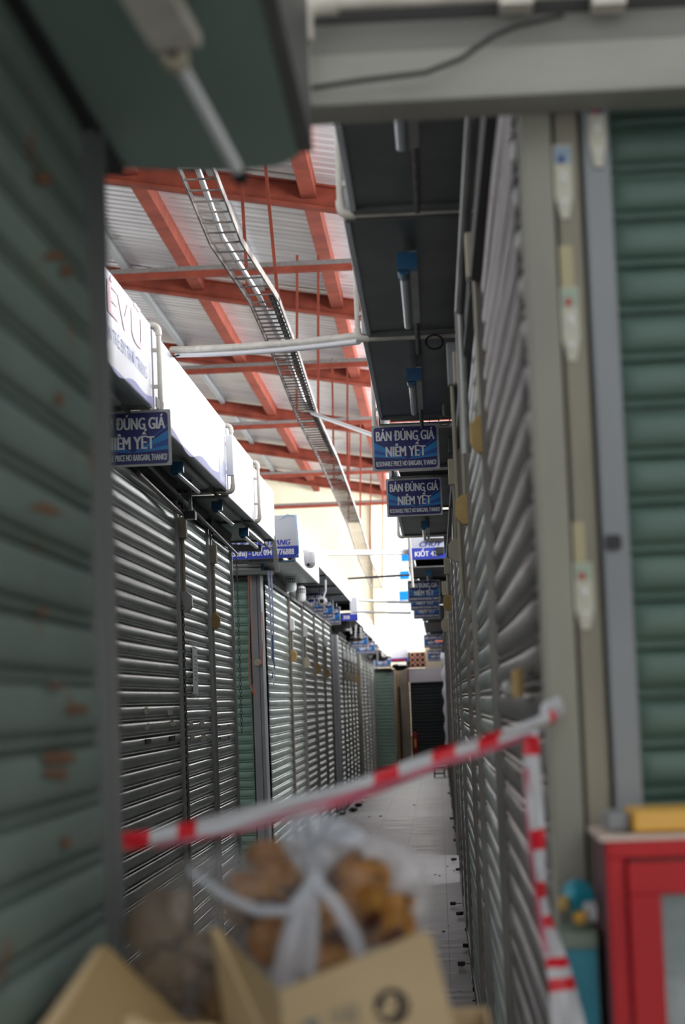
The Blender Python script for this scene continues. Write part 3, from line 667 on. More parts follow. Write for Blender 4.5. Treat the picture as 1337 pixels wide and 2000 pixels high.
# ------------------------------------------------------------------ price signs
def rrect(x0, x1, z0, z1, r, y, n=5):
    pts = []
    for cx, cz, a0 in ((x1-r, z1-r, 0), (x0+r, z1-r, 90), (x0+r, z0+r, 180), (x1-r, z0+r, 270)):
        for i in range(n+1):
            t = math.radians(a0+90*i/n); pts.append((cx+r*math.cos(t), y, cz+r*math.sin(t)))
    return pts
SW, SHh = .382, .262
def price_sign():
    t = thing('price_sign', '', 'sign', (0, 0, 0), 'blue price signs hung from the canopies')
    MB().prism(rrect(0, SW, 0, SHh, .006, 0), (0, .012, 0)).build('board', M_board, t)
    MB().prism(rrect(.012, SW-.012, .010, SHh-.012, .018, -.0015), (0, .001, 0)).build('navy_field', M_navy, t)
    m_ = MB(); c = (.205, 0, .075)
    def rayp(m_, a, b):
        m_.add([(c[0], -.0022, c[2]-.012), (a[0], -.0022, a[1]), (b[0], -.0022, b[1])], [(0, 1, 2)])
    rayp(m_, (SW-.012, .125), (SW-.012, .165)); rayp(m_, (.012, .165), (.012, .125))
    rayp(m_, (SW-.012, .075), (SW-.012, .095)); rayp(m_, (.012, .100), (.012, .082))
    m_.build('bright_rays', M_ray, t)
    m_ = MB(); rayp(m_, (SW-.012, .095), (SW-.012, .125)); rayp(m_, (.012, .125), (.012, .100)); rayp(m_, (SW-.012, .18), (SW-.012, .195)); m_.build('dim_rays', M_ray2, t)
    m_ = MB(); text_mesh(m_, 'BÁN ĐÚNG GIÁ', (SW/2, -.002, .172), (1, 0, 0), (0, 0, 1), width=.330, height=.058, bold=.018, align='C'); m_.build('top_line', M_letter, t)
    m_ = MB(); text_mesh(m_, 'NIÊM YẾT', (SW/2, -.002, .080), (1, 0, 0), (0, 0, 1), width=.225, height=.062, bold=.018, align='C'); m_.build('middle_line', M_letter, t)
    m_ = MB(); text_mesh(m_, 'RESONABLE PRICE NO BARGAIN, THANKS!', (SW/2, -.002, .026), (1, 0, 0), (0, 0, 1), width=.342, height=.030, bold=.012, align='C'); m_.build('english_line', M_letter, t)
    for x in (.05, SW-.05): MB().box(x-.002, x+.002, -.10, .012, SHh-.002, SHh+.045).build('hanging_wire', M_dkmet, t)
    return t
ps = price_sign()
# (right-edge px, bottom px, Y, side)
PS = [(335, 908, 8.74, 'r', 'blue price sign hanging on the left, partly hidden by the near green stall'),
      (728, 921, 10.8, 'l', 'nearest and highest blue price sign on the right, with a chipped left edge'),
      (756, 1010, 13.05, 'l', 'blue price sign directly below and behind the nearest right one'),
      (797, 1177, 22.7, 'l', 'blue price sign in the middle distance on the right, topmost of the stack of three'),
      (802, 1193, 25.6, 'l', 'blue price sign in the middle distance on the right, middle of the stack of three'),
      (808, 1209, 27.8, 'l', 'blue price sign in the middle distance on the right, lowest of the stack of three'),
      (828, 1266, 38.0, 'l', 'small distant blue price sign on the right behind an orange peg'),
      (835, 1292, 44.0, 'l', 'smallest blurred blue price sign on the right beside the breeze blocks'),
      (638, 1196, 24.3, 'r', 'blue price sign on the left partly covered by a white bullet camera'),
      (656, 1207, 26.2, 'r', 'blue price sign on the left, second in the overlapping trio'),
      (669, 1219, 28.0, 'r', 'blue price sign on the left, furthest of the overlapping trio'),
      (722, 1264, 34.5, 'r', 'small blurred blue price sign on the far left block, higher one'),
      (736, 1277, 37.0, 'r', 'small blurred blue price sign on the far left block, lower one'),
      (766, 1303, 44.5, 'r', 'smallest blurred blue price sign on the left above the distant green shutter')]
for i, (px, py, Y, sd, lab) in enumerate(PS):
    o = ps if i == 0 else copy_tree(ps)
    pp = at(px, py, Y)
    o.location = pp if sd == 'l' else pp-V(SW, 0, 0)
    o['label'] = lab
    if i == 0: o.scale = (.93, 1, .93); o.location = pp-V(SW*.93, 0, 0)

# ------------------------------------------------------------------ pipe frames
def elbow_pts(pts, r=.03, n=4):
    pts = [Vector(p) for p in pts]; out = [pts[0]]
    for i in range(1, len(pts)-1):
        a = (pts[i-1]-pts[i]).normalized(); b = (pts[i+1]-pts[i]).normalized()
        for k in range(n+1):
            t = k/n; p = pts[i]+a*r*(1-t)**2+b*r*t**2; out.append(p)
    out.append(pts[-1]); return out
def pipe_frame(Y, xf, xw, zb, zt, label, side, r=.011):
    t = thing('canopy_pipe', label, 'pipe', (xf, Y, zb), 'ivory pipe frames around the canopies')
    s_ = 1 if side == 'L' else -1    # outward direction of fascia
    xo = xf + s_*.03
    pts = [V(xf-s_*.12, Y, zt+.02), V(xo, Y, zt+.02), V(xo, Y, zb-.006), V(xw, Y, zb-.006)]
    MB().tube(elbow_pts(pts), r, 10).build('pipe', M_pvc, t, True)
    for z in (zt+.02, zb-.006):
        MB().tube(elbow_pts([V(xo-s_*.045, Y, z), V(xo, Y, z), V(xo, Y, z+(.045 if z < zt else -.045))]), r*1.35, 10).build('elbow', M_pvc, t, True)
    for k in (.3, .75): MB().box(xo-s_*.03, xo+.003, Y-.008, Y+.008, zb+(zt-zb)*k-.008, zb+(zt-zb)*k+.008).build('clip', M_pvc, t)
    return t
pipe_frame(8.84, XFL, XL, 2.88, 3.24, 'ivory pipe frame around the end of the lettered left fascia', 'L')
pipe_frame(12.0, XFL, XL, 2.85, 3.22, 'ivory pipe frame on the left fascia with a long white box beside it', 'L')
pipe_frame(13.8, XFL, XL, 2.83, 3.21, 'ivory pipe frame on the left fascia nearest the cross passage', 'L')
pipe_frame(6.11, -.205, .2, 3.06, 3.36, 'ivory pipe frame around the nearest right canopy joint', 'R')
pipe_frame(8.21, -.235, .2, 3.05, 3.38, 'ivory pipe frame on the right where the two overhead pipes arrive', 'R')
pipe_frame(10.82, -.25, .2, 3.03, 3.36, 'ivory pipe frame right above the nearest right price sign', 'R')
pipe_frame(17.65, -.255, .2, 2.99, 3.3, 'ivory pipe frame on the right just above the KIỐT 42 sign', 'R')
wb = at(450, 905, 11.95)
tag(MB().box(wb.x-.02, wb.x+.02, 11.9, 11.94, 2.93, 3.17).build('lamp_box', M_white, bevel=.004), 'long slim white box fixed upright on the left fascia beside an ivory pipe', 'box')

# ------------------------------------------------------------------ tube lamps under canopies
def tube_lamp(y0, y1, x, z, label):
    t = thing('tube_lamp', label, 'lamp', (x, (y0+y1)/2, z), 'tube lamps under the canopies')
    MB().box(x+.02, x+.045, y0, y1+.15, z+.035, z+.06).build('batten_channel', M_rail, t)
    MB().box(x+.027, x+.038, (y0+y1)/2-.03, (y0+y1)/2+.03, z+.06, ([c_[4] for c_ in CAN if c_[0] < x < c_[1] and c_[2] <= (y0+y1)/2 <= c_[3]]+[z+.10])[0]+.003).build('ceiling_clip', M_rail, t)
    MB().tube([V(x, y0+.06, z), V(x, y1, z)], .014, 12).build('glass_tube', M_glass, t, True)
    m_ = MB(); m_.box(x-.02, x+.045, y0-.03, y0+.01, z-.005, z+.05); m_.tube([V(x, y0, z), V(x, y0+.10, z)], .019, 10); m_.build('blue_socket', M_sock, t)
    m_ = MB(); m_.tube([V(x+.033, y1+.15, z+.045), V(x+.033, y1+.9, z+.05)], .010, 8); m_.build('feed_pipe', M_dust, t)
tube_lamp(4.1, 5.1, -.035, 2.98, 'tube lamp on the nearest dark right soffit, cut by the grey header')
tube_lamp(6.5, 7.5, -.055, 2.96, 'tube lamp with a dark blue socket on the second right soffit')
tube_lamp(8.75, 9.75, -.06, 2.95, 'tube lamp with a blue socket on the third right soffit above the first price sign')
tube_lamp(16.1, 17.3, -.06, 2.93, 'short blue-ended tube lamp above the KIỐT 42 sign')
tube_lamp(21.3, 22.3, -.06, 2.87, 'faint blue-ended tube lamp just below the KIỐT 42 sign')
tube_lamp(29.5, 30.5, -.05, 2.80, 'tiny distant blue-ended tube lamp behind the stack of three price signs')
tube_lamp(7.2, 8.3, -1.32, 2.82, 'tube lamp under the lettered left canopy, mostly behind the near stall')
tube_lamp(10.4, 11.4, -1.30, 2.79, 'tube lamp with teal socket under the left canopy beside the left price sign')
tube_lamp(12.3, 13.3, -1.30, 2.77, 'tube lamp with teal socket under the second bright left canopy')
tube_lamp(14.0, 15.1, -1.30, 2.75, 'tube lamp with teal socket at the end of the nearest left block')
# lamp above the pale green shutter facing us
t = thing('tube_lamp', 'pair of white tubes lying level above the pale green shutter facing the camera', 'lamp', tuple(at(480, 1108, 17.2)))
a, b = at(440, 1106, 17.2), at(510, 1104, 17.2); MB().tube([a, b], .012, 10).build('upper_tube', M_white, t, True)
a, b = at(440, 1113, 17.2), at(510, 1112, 17.2); MB().tube([a, b], .013, 10).build('lower_tube', M_white, t, True)
a = at(512, 1108, 17.2); MB().box(a.x-.01, a.x+.012, 17.18, 17.22, a.z-.04, a.z+.03).build('teal_socket', M_sock, t)
a, b = at(440, 1121, 17.15), at(533, 1118, 17.15)
tag(MB().bar(a-V(0, 0, .0), b, .14, .03).build('shutter_head_rail', M_raild), 'dark head rail above the pale green shutter facing the camera', 'rail')

# ------------------------------------------------------------------ conduits and switch boxes
def conduit(x, y, out, ztop, zbox, label, mtag=M_must, shape='hex', sz=.10, r=.010, mbox=M_beige, zbot=None):
    """vertical conduit with an upper box and a lower switch plate; out = +1 (faces +X) or -1"""
    t = thing('wall_conduit', label, 'conduit', (x, y, zbox), 'conduits with boxes between shutters')
    xo = x+out*.02
    MB().tube([V(xo, y, zbox+sz*.4), V(xo, y, ztop)], r, 8).build('pipe', M_trunk, t, True)
    hx = sz/2; pts = []
    if shape == 'hex':
        pr_ = [(-.0, .5), (.35, .5), (.6, .25), (.6, -.25), (.35, -.5), (0, -.5)]
    else: pr_ = [(0, .5), (.45, .5), (.45, -.5), (0, -.5)]
    pts = [(x+out*a*sz*.9, y-.025, zbox+b*sz) for a, b in pr_]
    if out < 0: pts = pts[::-1]
    MB().prism(pts, (0, .05, 0)).build('switch_plate', mtag, t, bevel=.003)
    MB().box(x, x+out*.045, y-.03, y+.03, ztop-.12, ztop).build('top_box', mbox, t, bevel=.004)
    return t
conduit(.165, 5.34, -1, 2.80, 2.265, 'beige conduit with a mustard switch plate on the right, nearest of the right row', sz=.10)
conduit(.150, 7.48, -1, 2.85, 2.265, 'beige conduit with a mustard switch plate, second along the right row', sz=.11)
conduit(.135, 9.6, -1, 2.7, 2.27, 'beige conduit with a beige switch plate, third along the right row', M_beige, sz=.11)
conduit(.125, 14.9, -1, 2.6, 2.27, 'conduit with a mustard plate far along the right row, upper of two close ones', sz=.115)
conduit(.115, 17.95, -1, 2.6, 2.22, 'conduit with a beige plate far along the right row, lower of two close ones', M_beige, sz=.12)
conduit(XL+.02, 11.53, 1, 2.66, 2.18, 'conduit with a grey plate left beside the wide weathered shutter', M_rail, sz=.12, mbox=M_trunk)
conduit(XL+.02, 13.1, 1, 2.62, 2.13, 'conduit with a mustard plate between the two narrow left shutters', sz=.10, mbox=M_trunk)
for i, yy in enumerate((20.12, 22.12, 24.22, 26.17)):
    conduit(XL+.02, yy, 1, 2.42, 2.05-.03*i, ['conduit with an orange oval plate on the rust-streaked rail of the middle left block', 'conduit with a pale grey oval plate on the middle left block', 'conduit with an ochre oval plate, third on the middle left block', 'conduit with an ochre plate, fourth on the middle left block'][i], [M_must, M_beige, M_must, M_must][i], sz=.115, mbox=M_white)
for i, yy in enumerate((31.36, 32.66, 34.0, 35.36)):
    conduit(XL+.02, yy, 1, 2.36, 1.98, 'tiny distant conduit with plate on the third left block, %s from its post' % ord5[i], [M_trunk, M_trunk, M_trunk, M_must][i], sz=.13, mbox=M_white)
# long pipes running down the right wall, close to the soffit
pipe('downpipe', [at(922, 205, 4.6)+V(0, 0, 0), V(.118, 6.4, 2.8), V(.118, 6.45, 2.35)], .016, M_rail, 'grey pipe running down from the near right soffit beside the shutter housings', n=10)
pipe('downpipe', [V(.10, 7.6, 2.75), V(.105, 7.6, 1.95)], .009, M_trunk, 'thin beige pipe on the right wall beside the second switch plate')
pipe('hanging_tube', [at(880, 455, 7.9), at(893, 440, 7.9), at(889, 470, 7.9), at(878, 540, 7.9), at(868, 640, 8.2)], .014, M_rail, 'grey flexible tube hanging down from the second right canopy')
pipe('hanging_rag', [at(857, 483, 7.6), at(868, 468, 7.6), at(880, 458, 7.6), at(893, 452, 7.6)], .009, M_beige, 'dusty twisted cord end sticking out by the second right canopy', 'cord')
pipe('cable_loop', [at(848+17*math.cos(t), 668+14*math.sin(t), 8.15) for t in [i*.45 for i in range(18)]], .004, M_dkmet, 'tangled dark cable loops hanging at the end of the second right canopy', 'cable', n=6)
pipe('hook_ring', [at(867+11*math.cos(t), 822+10*math.sin(t), 10.6) for t in [i*.35 for i in range(19)]], .004, M_rail, 'small grey cable ring hanging before the nearest right price sign', 'ring', n=6)
pipe('pale_strap', [at(862, 690, 9.8), at(864, 740, 10), at(867, 810, 10.5)], .008, M_pvc, 'pale strap hanging above the nearest right price sign', 'strap', n=6)
for px, py, Y, hh, lab in ((883, 712, 7.6, .16, 'upper grey box on the right wall beside the third right soffit'), (881, 860, 11.7, .13, 'grey box on the right wall at the end of the nearest right price sign'), (871, 1063, 17.6, .15, 'grey upright box beside the KIỐT 42 sign'), (876, 1130, 15.5, .2, 'grey upright box on the right wall beyond the second price sign')):
    c = at(px, py, Y)
    tag(MB().box(c.x-.02, c.x+.025, Y-.03, Y+.03, c.z-hh/2, c.z+hh/2).build('junction_box', M_grayp, bevel=.004), lab, 'box', 'grey boxes on the right wall')
tag(MB().tube([at(850, 1253, 36), at(869, 1252, 35.5)], .022, 8).build('orange_peg', mat('orange_red_plastic', (.75, .10, .03), .4), None, True), 'orange red peg sticking out before the small distant price sign on the right', 'peg')
tag(MB().box(at(851, 1072, 20.7).x, at(866, 1072, 20.7).x, 20.80, 20.838, at(855, 1081, 20.7).z, at(855, 1067, 20.7).z).build('black_speaker', M_black, bevel=.004), 'small black box covering the end of the KIỐT 42 lettering', 'box')
tag(MB().bar(at(831, 1055, 20.82), at(868, 1054, 20.82), .03, .035).build('dark_bar', M_dkmet), 'dark bar crossing the top of the KIỐT 42 sign', 'bar')
pipe('vertical_conduit', [at(799, 1050, 20.2), at(803, 1110, 20.3), at(806, 1147, 20.3)], .014, M_pvc, 'ivory pipe hanging down at the left edge of the KIỐT 42 sign')

# ------------------------------------------------------------------ cameras, bulbs, chains on the left
def bulb(px, py, Y, lab):
    c = at(px, py, Y); t = thing('cage_bulb', lab, 'bulb', tuple(c), 'white bulbs hung under the middle left canopy')
    MB().lathe(c, [(.0, -.085), (.035, -.082), (.046, -.07), (.05, -.05), (.05, -.005)], 20).build('diffuser', M_white, t, True)
    MB().lathe(c, [(.044, -.005), (.044, .05), (.035, .065), (.02, .075), (.018, .10)], 20).build('core', M_dkmet, t, True)
    m_ = MB()
    for k in range(14):
        a = 2*math.pi*k/14; m_.bar(c+V(.048*math.cos(a), .048*math.sin(a), -.005), c+V(.048*math.cos(a), .048*math.sin(a), .052), .006, .006, (math.cos(a), math.sin(a), 0))
    for z in (0.0, .022, .052): m_.tube([c+V(.049*math.cos(a), .049*math.sin(a), z) for a in [2*math.pi*i/20 for i in range(20)]], .004, 6, True)
    m_.lathe(c, [(.05, .05), (.036, .068), (.018, .075)], 20)
    m_.build('cage', M_white, t)
    MB().tube([c+V(0, 0, .1), c+V(0, .0, .25)], .012, 8).build('lamp_holder', M_dkmet, t)
bulb(568, 1139, 19.2, 'white caged bulb hung under the middle left canopy, nearer and higher one')
bulb(587, 1159, 20.6, 'white caged bulb hung under the middle left canopy, farther and lower one')
c = at(605, 1098, 17.8); t = thing('dome_camera', 'large white dome security camera hanging from the middle left fascia', 'camera', tuple(c))
MB().lathe(c, [(.052, .0), (.054, .05), (.05, .085), (.03, .095)], 24).build('housing', M_white, t, True)
MB().lathe(c, [(.0, -.055), (.025, -.05), (.045, -.03), (.052, -.004), (.05, .0)], 24).build('dome', M_white, t, True)
MB().blob(c+V(-.012, -.045, -.022), (.014, .01, .014)).build('lens', M_black, t, True)
MB().bar(c+V(0, 0, .09), c+V(-.05, .04, .10), .03, .03).build('bracket', M_white, t)
c = at(629, 1175, 22.5); t = thing('bullet_camera', 'white bullet security camera before the left trio of price signs', 'camera', tuple(c))
MB().lathe(c, [(.025, -.10), (.038, -.095), (.04, -.02), (.055, -.01), (.055, .03), (.03, .05)], 20, 1).build('housing', M_white, t, True)
MB().lathe(c, [(.0, -.106), (.022, -.105), (.024, -.10)], 16, 1).build('lens', M_black, t, True)
MB().tube([c, c+V(.04, .03, .12), c+V(.04, .03, .30)], .012, 8).build('bracket', M_white, t)
MB().tube([c+V(-.04, 0, -.02), c+V(-.12, -.02, -.06)], .006, 6).build('antenna', M_rail, t)
c = at(372, 1007, 11.4)
t = thing('small_black_camera', 'small black box camera above the narrow left shutter', 'camera', tuple(c))
MB().box(c.x-.03, c.x+.03, 11.35, 11.45, c.z-.022, c.z+.022).build('housing', M_black, t, bevel=.004)
MB().box(c.x-.02, c.x+.035, 11.34, 11.36, c.z-.03, c.z-.022).build('visor', M_rail, t)
MB().box(c.x-.01, c.x+.01, 11.39, 11.41, c.z+.02, 2.86).build('mount', M_raild, t)
def chain(p0, p1, lab, link=.034, r=.0026, m=M_dkmet):
    n = int((Vector(p0)-Vector(p1)).length/(link*.8)); m_ = MB()
    for i in range(n):
        c = Vector(p0).lerp(Vector(p1), (i+.5)/n); ang = 0 if i % 2 else math.pi/2
        pts = []
        for k in range(8):
            a = 2*math.pi*k/8; pts.append(c+V(.009*math.cos(a)*math.cos(ang), .009*math.cos(a)*math.sin(ang), link/2*math.sin(a)))
        m_.tube(pts, r, 5, True)
    tag(m_.build('hanging_chain', m), lab, 'chain', 'hoist chains on the left row')
chain(at(461, 1070, 15.4), at(472, 1432, 15.4), 'thin dark chain hanging in front of the pale green shutter')
chain(at(356, 1175, 11.5), at(368, 1660, 11.5), 'thin dark chain hanging along the left edge of the shutter with the paper strip', link=.03, r=.002)
def cord(pts, r, m, lab, n=6): return tag(MB().tube(pts, r, n).build('rope', m, None, True), lab, 'cord', 'cords hanging by the corner post')
cord([at(484, 1117, 17.12), at(487, 1200, 17.1), at(485, 1330, 17.1), at(490, 1345, 17.1), at(494, 1335, 17.1), at(493, 1230, 17.1), at(489, 1117, 17.12)], .0028, M_orange, 'orange cord loop hanging before the pale green shutter')
cord([at(489, 1338, 17.08), at(494, 1352, 17.08), at(500, 1362, 17.08), at(496, 1348, 17.08)], .007, M_orange, 'knotted orange tassel at the end of the orange cord')
cord([at(524, 1116, 17.08), at(528, 1200, 16.9), at(531, 1290, 16.9)], .008, M_wcord, 'pale blue rope hanging right of the grey corner post, left strand')
cord([at(529, 1116, 17.08), at(533, 1200, 16.9), at(534, 1290, 16.9)], .007, M_wcord, 'pale blue rope hanging right of the grey corner post, right strand')
cord([at(532, 1240, 16.85), at(533, 1290, 16.85), at(536, 1300, 16.85), at(531, 1325, 16.85)], .006, M_bluec, 'dark blue cord tied to the pale blue ropes')
cord([at(533, 1305, 16.8), at(536, 1320, 16.8), at(533, 1340, 16.8)], .006, M_white, 'short white string end below the dark blue cord')
cord([at(511, 1195, 17.215), at(514, 1240, 17.213), at(512, 1300, 17.215)], .004, M_orange, 'thin orange string on the right face of the grey corner post')
# loose metal angle hanging at the canopy end
tag(MB().bar(at(534, 1046, 15.45), at(541, 1118, 15.45), .035, .006, (0, 1, 0)).build('loose_metal_strip', M_rail), 'loose pale metal strip hanging across the THỜI TRANG sign', 'strip')
tag(MB().bar(at(452, 1070, 15.4), at(511, 1071, 15.4), .05, .05).build('bracket_arm', M_raild), 'dark bracket arm below the end of the nearest left canopy', 'bracket')
pipe('awning_pipe', [at(270, 925, 9.8)+V(0, 0, 0), V(XL+.06, 11.3, 2.66)], .012, M_railb, 'brown rod running along the top of the wide weathered shutter', 'rod')
pipe('awning_pipe', [V(XL+.09, 8.6, 2.80), V(XL+.07, 11.4, 2.74), V(XL+.06, 14.5, 2.66)], .010, M_raild, 'dark rod running along the left row under the soffits', 'rod')
for i, (a, b, r_) in enumerate((((575, 1008), (584, 1075), .003), ((556, 1008), (575, 1010), .003))):
    pass
pipe('thin_blue_cable', [at(553, 1012, 16.9), at(560, 1005, 16.9), at(575, 1008, 16.9), at(582, 1040, 16.85), at(583, 1080, 16.85), at(572, 1094, 16.85), at(552, 1096, 16.9)], .0035, mat('sky_blue_cable', (.10, .35, .65), .5), 'thin sky blue cable looping round the right edge of the THỜI TRANG sign', 'cable', n=6)
# dangling white plastic strips far left
for i, (a, b, lab) in enumerate((((681, 1205), (686, 1238), 'white strip hanging by the distant sign box, left one'), ((695, 1215), (694, 1246), 'white strip hanging by the distant sign box, middle one'), ((704, 1225), (706, 1248), 'white strip hanging by the distant sign box, right one'), ((736, 1258), (737, 1292), 'white strip hanging beside the lower far left price sign'))):
    tag(MB().bar(at(a[0], a[1], 30.5), at(b[0], b[1], 30.5), .03, .006, (0, 1, 0)).build('hanging_strip', M_white), lab, 'strip', 'white strips hanging on the far left')
# dark clutter under the far canopies
for i, (px, py, Y, lab) in enumerate(((660, 1222, 29.8, 'dark bundle stuffed under the third left canopy'), (690, 1243, 33, 'dark bundle under the far left canopy beside the white strips'), (742, 1283, 42, 'dark bundle above the last left shutters'), (778, 1302, 47.2, 'dark tangle under the distant sign at the aisle end'))):
    c = at(px, py, Y); tag(MB().blob(c, (.16, .3, .08), 14, 8, .25, i).build('dark_bundle', M_dkmet, None, True), lab, 'bundle', 'dark bundles under canopies')
# paper strip and scraps on shutters
c = V(XL+.018, 0, 0)
def on_left(px, py, X=XL+.017):
    v = ray(px, py); t_ = X/v.x; return V(X, v.y*t_, H+v.z*t_)
a, b, c_, d = on_left(375, 1262), on_left(384, 1266), on_left(387, 1360), on_left(377, 1355)
t = thing('taped_paper_strip', 'white printed paper strip taped to the second left shutter', 'paper', tuple(on_left(380, 1362)))
MB().prism([a, b, c_, d], (.002, 0, 0)).build('paper', M_paper, t)
m_ = MB()
for k in range(7):
    f = .2+.08*k; p0 = a.lerp(d, f).lerp(b.lerp(c_, f), .3); p1 = a.lerp(d, f).lerp(b.lerp(c_, f), .75); m_.bar(p0+V(.003, 0, 0), p1+V(.003, 0, 0), .008, .0006, (1, 0, 0))
m_.build('print_lines', M_rail, t)
MB().prism([on_left(371, 1256), on_left(388, 1260), on_left(388, 1268), on_left(372, 1268)], (.003, 0, 0)).build('top_tape', M_clear, t)
MB().prism([on_left(374, 1352), on_left(389, 1355), on_left(388, 1366), on_left(375, 1365)], (.003, 0, 0)).build('bottom_tape', M_clear, t)
SA = SH['A1']
for (px, py) in ((233, 1423), (290, 1448), (337, 1442)):
    p0 = on_left(px-5, py-4); p1 = on_left(px+5, py+4)
    MB().box(XL+.010, XL+.018, p0.y, p1.y, p0.z, p1.z).build('square_hole', M_black, SA)
M_scrap = mat('dried_tape_scrap', (.50, .40, .24), .3, 0, (.85, .82, .76), 40)
for (px, py) in ((232, 1389), (287, 1388), (333, 1390), (337, 1413), (289, 1420), (232, 1456)):
    p0 = on_left(px-6, py-7); p1 = on_left(px+6, py+7)
    m_ = MB(); pts = []
    for k in range(9):
        a = 2*math.pi*k/9; rr = random.uniform(.6, 1.1)
        pts.append(V(XL+.0145, (p0.y+p1.y)/2+rr*math.cos(a)*abs(p1.y-p0.y)/2, (p0.z+p1.z)/2+rr*math.sin(a)*abs(p1.z-p0.z)/2))
    m_.prism(pts, (.003, 0, 0)); m_.build('tape_scrap', M_scrap, SA)
for (px, py) in ((373, 1415), (395, 1414), (376, 1440), (398, 1441)):
    p0 = on_left(px-4, py-6); p1 = on_left(px+4, py+6)
    MB().box(XL+.014, XL+.017, p0.y, p1.y, p0.z, p1.z).build('tape_scrap', M_scrap, SH['A2'])
for (px, py) in ((429, 1418), (446, 1417), (430, 1442), (447, 1440)):
    p0 = on_left(px-1.5, py-1.5); p1 = on_left(px+1.5, py+1.5)
    MB().box(XL+.012, XL+.018, p0.y, p1.y, p0.z, p1.z).build('screw_hole', M_black, SH['A3'])

# ------------------------------------------------------------------ near right column group
YC = 3.2
col = thing('cream_column', 'near cream painted column between the right shutters, with a dark groove', 'column', (.19, YC, 0))
MB().box(.168, .214, YC-.03, 3.32, 0, 2.52).build('left_face', M_cream, col, bevel=.003)
MB().box(.214, .220, YC+.0, 3.32, 0, 2.52).build('dark_groove', M_dkmet, col)
tr_ = tag(MB().box(.220, .257, YC-.02, 3.30, 0, 2.52).build('cable_trunking', M_trunk, bevel=.003), 'beige vertical cable trunking between the cream column and the grey guide', 'trunking')
gr = thing('grey_guide_post', 'grey painted guide post left of the dark green shutter', 'post', (.28, YC, 0))
MB().box(.262, .305, YC-.035, 3.30, 0, 2.54).build('post', M_grayp, gr, bevel=.004)
a = at(1180, 1045, YC-.04); b = at(1214, 1073, YC-.04)
MB().prism(rrect(a.x, b.x, b.z, a.z, .006, YC-.041), (0, .005, 0)).build('black_latch_hole', M_black, gr)
def hangtag(px0, py0, px1, py1, body, head, headc, lab, Y=YC-.024, point=True, dots=True):
    a = at(px0, py0, Y); b = at(px1, py1, Y); t = thing('adhesive_tag', lab, 'tag', ((a.x+b.x)/2, Y, b.z), 'stickers on the near right posts')
    wd = b.x-a.x; ht = a.z-b.z
    pts = [(a.x, Y, a.z), (b.x, Y, a.z), (b.x, Y, b.z+ht*.30), ((a.x+b.x)/2+wd*.22, Y, b.z), ((a.x+b.x)/2-wd*.22, Y, b.z), (a.x, Y, b.z+ht*.30)] if point else [(a.x, Y, a.z), (b.x, Y, a.z), (b.x, Y, b.z), (a.x, Y, b.z)]
    MB().prism(pts, (0, .004, 0)).build('card', body, t)
    if head:
        MB().box(a.x+wd*.06, b.x-wd*.06, Y-.001, Y, a.z-ht*.26, a.z-ht*.03).build('printed_header', head, t)
        m_ = MB(); m_.box(a.x+wd*.25, a.x+wd*.6, Y-.002, Y-.001, a.z-ht*.25, a.z-ht*.15); m_.build('printed_patch', headc, t)
        m_ = MB(); m_.blob(((a.x+b.x)/2, Y-.002, a.z-ht*.45), (wd*.13, .003, ht*.09)); m_.blob(((a.x+b.x)/2, Y-.002, a.z-ht*.78), (wd*.12, .003, ht*.07)); m_.build('moulded_hook', M_paper, t, True)
    return t
M_cardc = mat('ivory_card', (.60, .57, .46), .5); M_hdb = mat('light_blue_print', (.30, .40, .52), .5); M_hdg = mat('mint_print', (.38, .48, .36), .5); M_dbl = mat('dark_blue_print', (.03, .06, .2), .5)
M_rpt = mat('red_spot_print', (.5, .06, .05), .5)
M_ydc = mat('yellowed_card', (.50, .43, .25), .5)
hangtag(1079, 283, 1121, 426, M_cardc, M_hdb, M_dbl, 'pointed ivory sticker with a light blue header, upper one on the beige trunking')
hangtag(1146, 188, 1185, 325, M_cardc, M_dbl, M_rpt, 'pointed ivory sticker with a dark blue header at the top of the grey guide post', Y=YC-.042)
hangtag(1091, 480, 1121, 560, M_ydc, None, None, 'plain yellowed card patch on the trunking above the mint-headed sticker', point=False)
hangtag(1093, 562, 1135, 705, M_cardc, M_hdg, M_rpt, 'pointed ivory sticker with a mint green header in the middle of the trunking')
hangtag(1117, 1020, 1144, 1098, M_ydc, None, None, 'plain yellowed card patch on the lower trunking', point=False)
hangtag(1119, 1100, 1162, 1228, M_cardc, M_hdg, M_rpt, 'pointed ivory sticker with a pale header low on the trunking')
# header over the column (end of canopy that wraps the corner)
hb = thing('header_beam', 'large grey painted sign box header across the upper right foreground', 'header', (.5, 3.1, 2.5))
zt = at(900, 35, 3.08).z; zb_ = at(900, 200, 3.08).z; zm = at(900, 95, 3.08).z; xl = at(577, 100, 3.08).x
MB().box(xl, 1.6, 3.08, 3.16, zm+.0, zt).build('upper_board', M_head, hb, bevel=.003)
MB().box(xl, 1.6, 3.06, 3.17, zb_, zm-.004).build('lower_board', M_headb, hb, bevel=.004)
hp = thing('header_pipe', 'ivory pipe running along the top and left edge of the grey header', 'pipe', (xl, 3.03, zt))
MB().tube(elbow_pts([V(xl+.012, 3.03, zb_), V(xl+.012, 3.03, zt+.018), V(1.5, 3.03, zt+.018)]), .013, 10).build('pipe', M_pvc, hp, True)
MB().tube(elbow_pts([V(xl+.012, 3.03, zt-.04), V(xl+.012, 3.03, zt+.018), V(xl+.07, 3.03, zt+.018)]), .020, 10).build('elbow', M_pvc, hp, True)
pipe('header_cable', [at(590, 175, 3.04), at(700, 158, 3.03), at(830, 142, 3.03), at(900, 115, 3.03), at(960, 72, 3.03), at(1010, 50, 3.03), at(1100, 30, 3.03)], .004, M_dkmet, 'dark cable running diagonally across the grey header', 'cable')
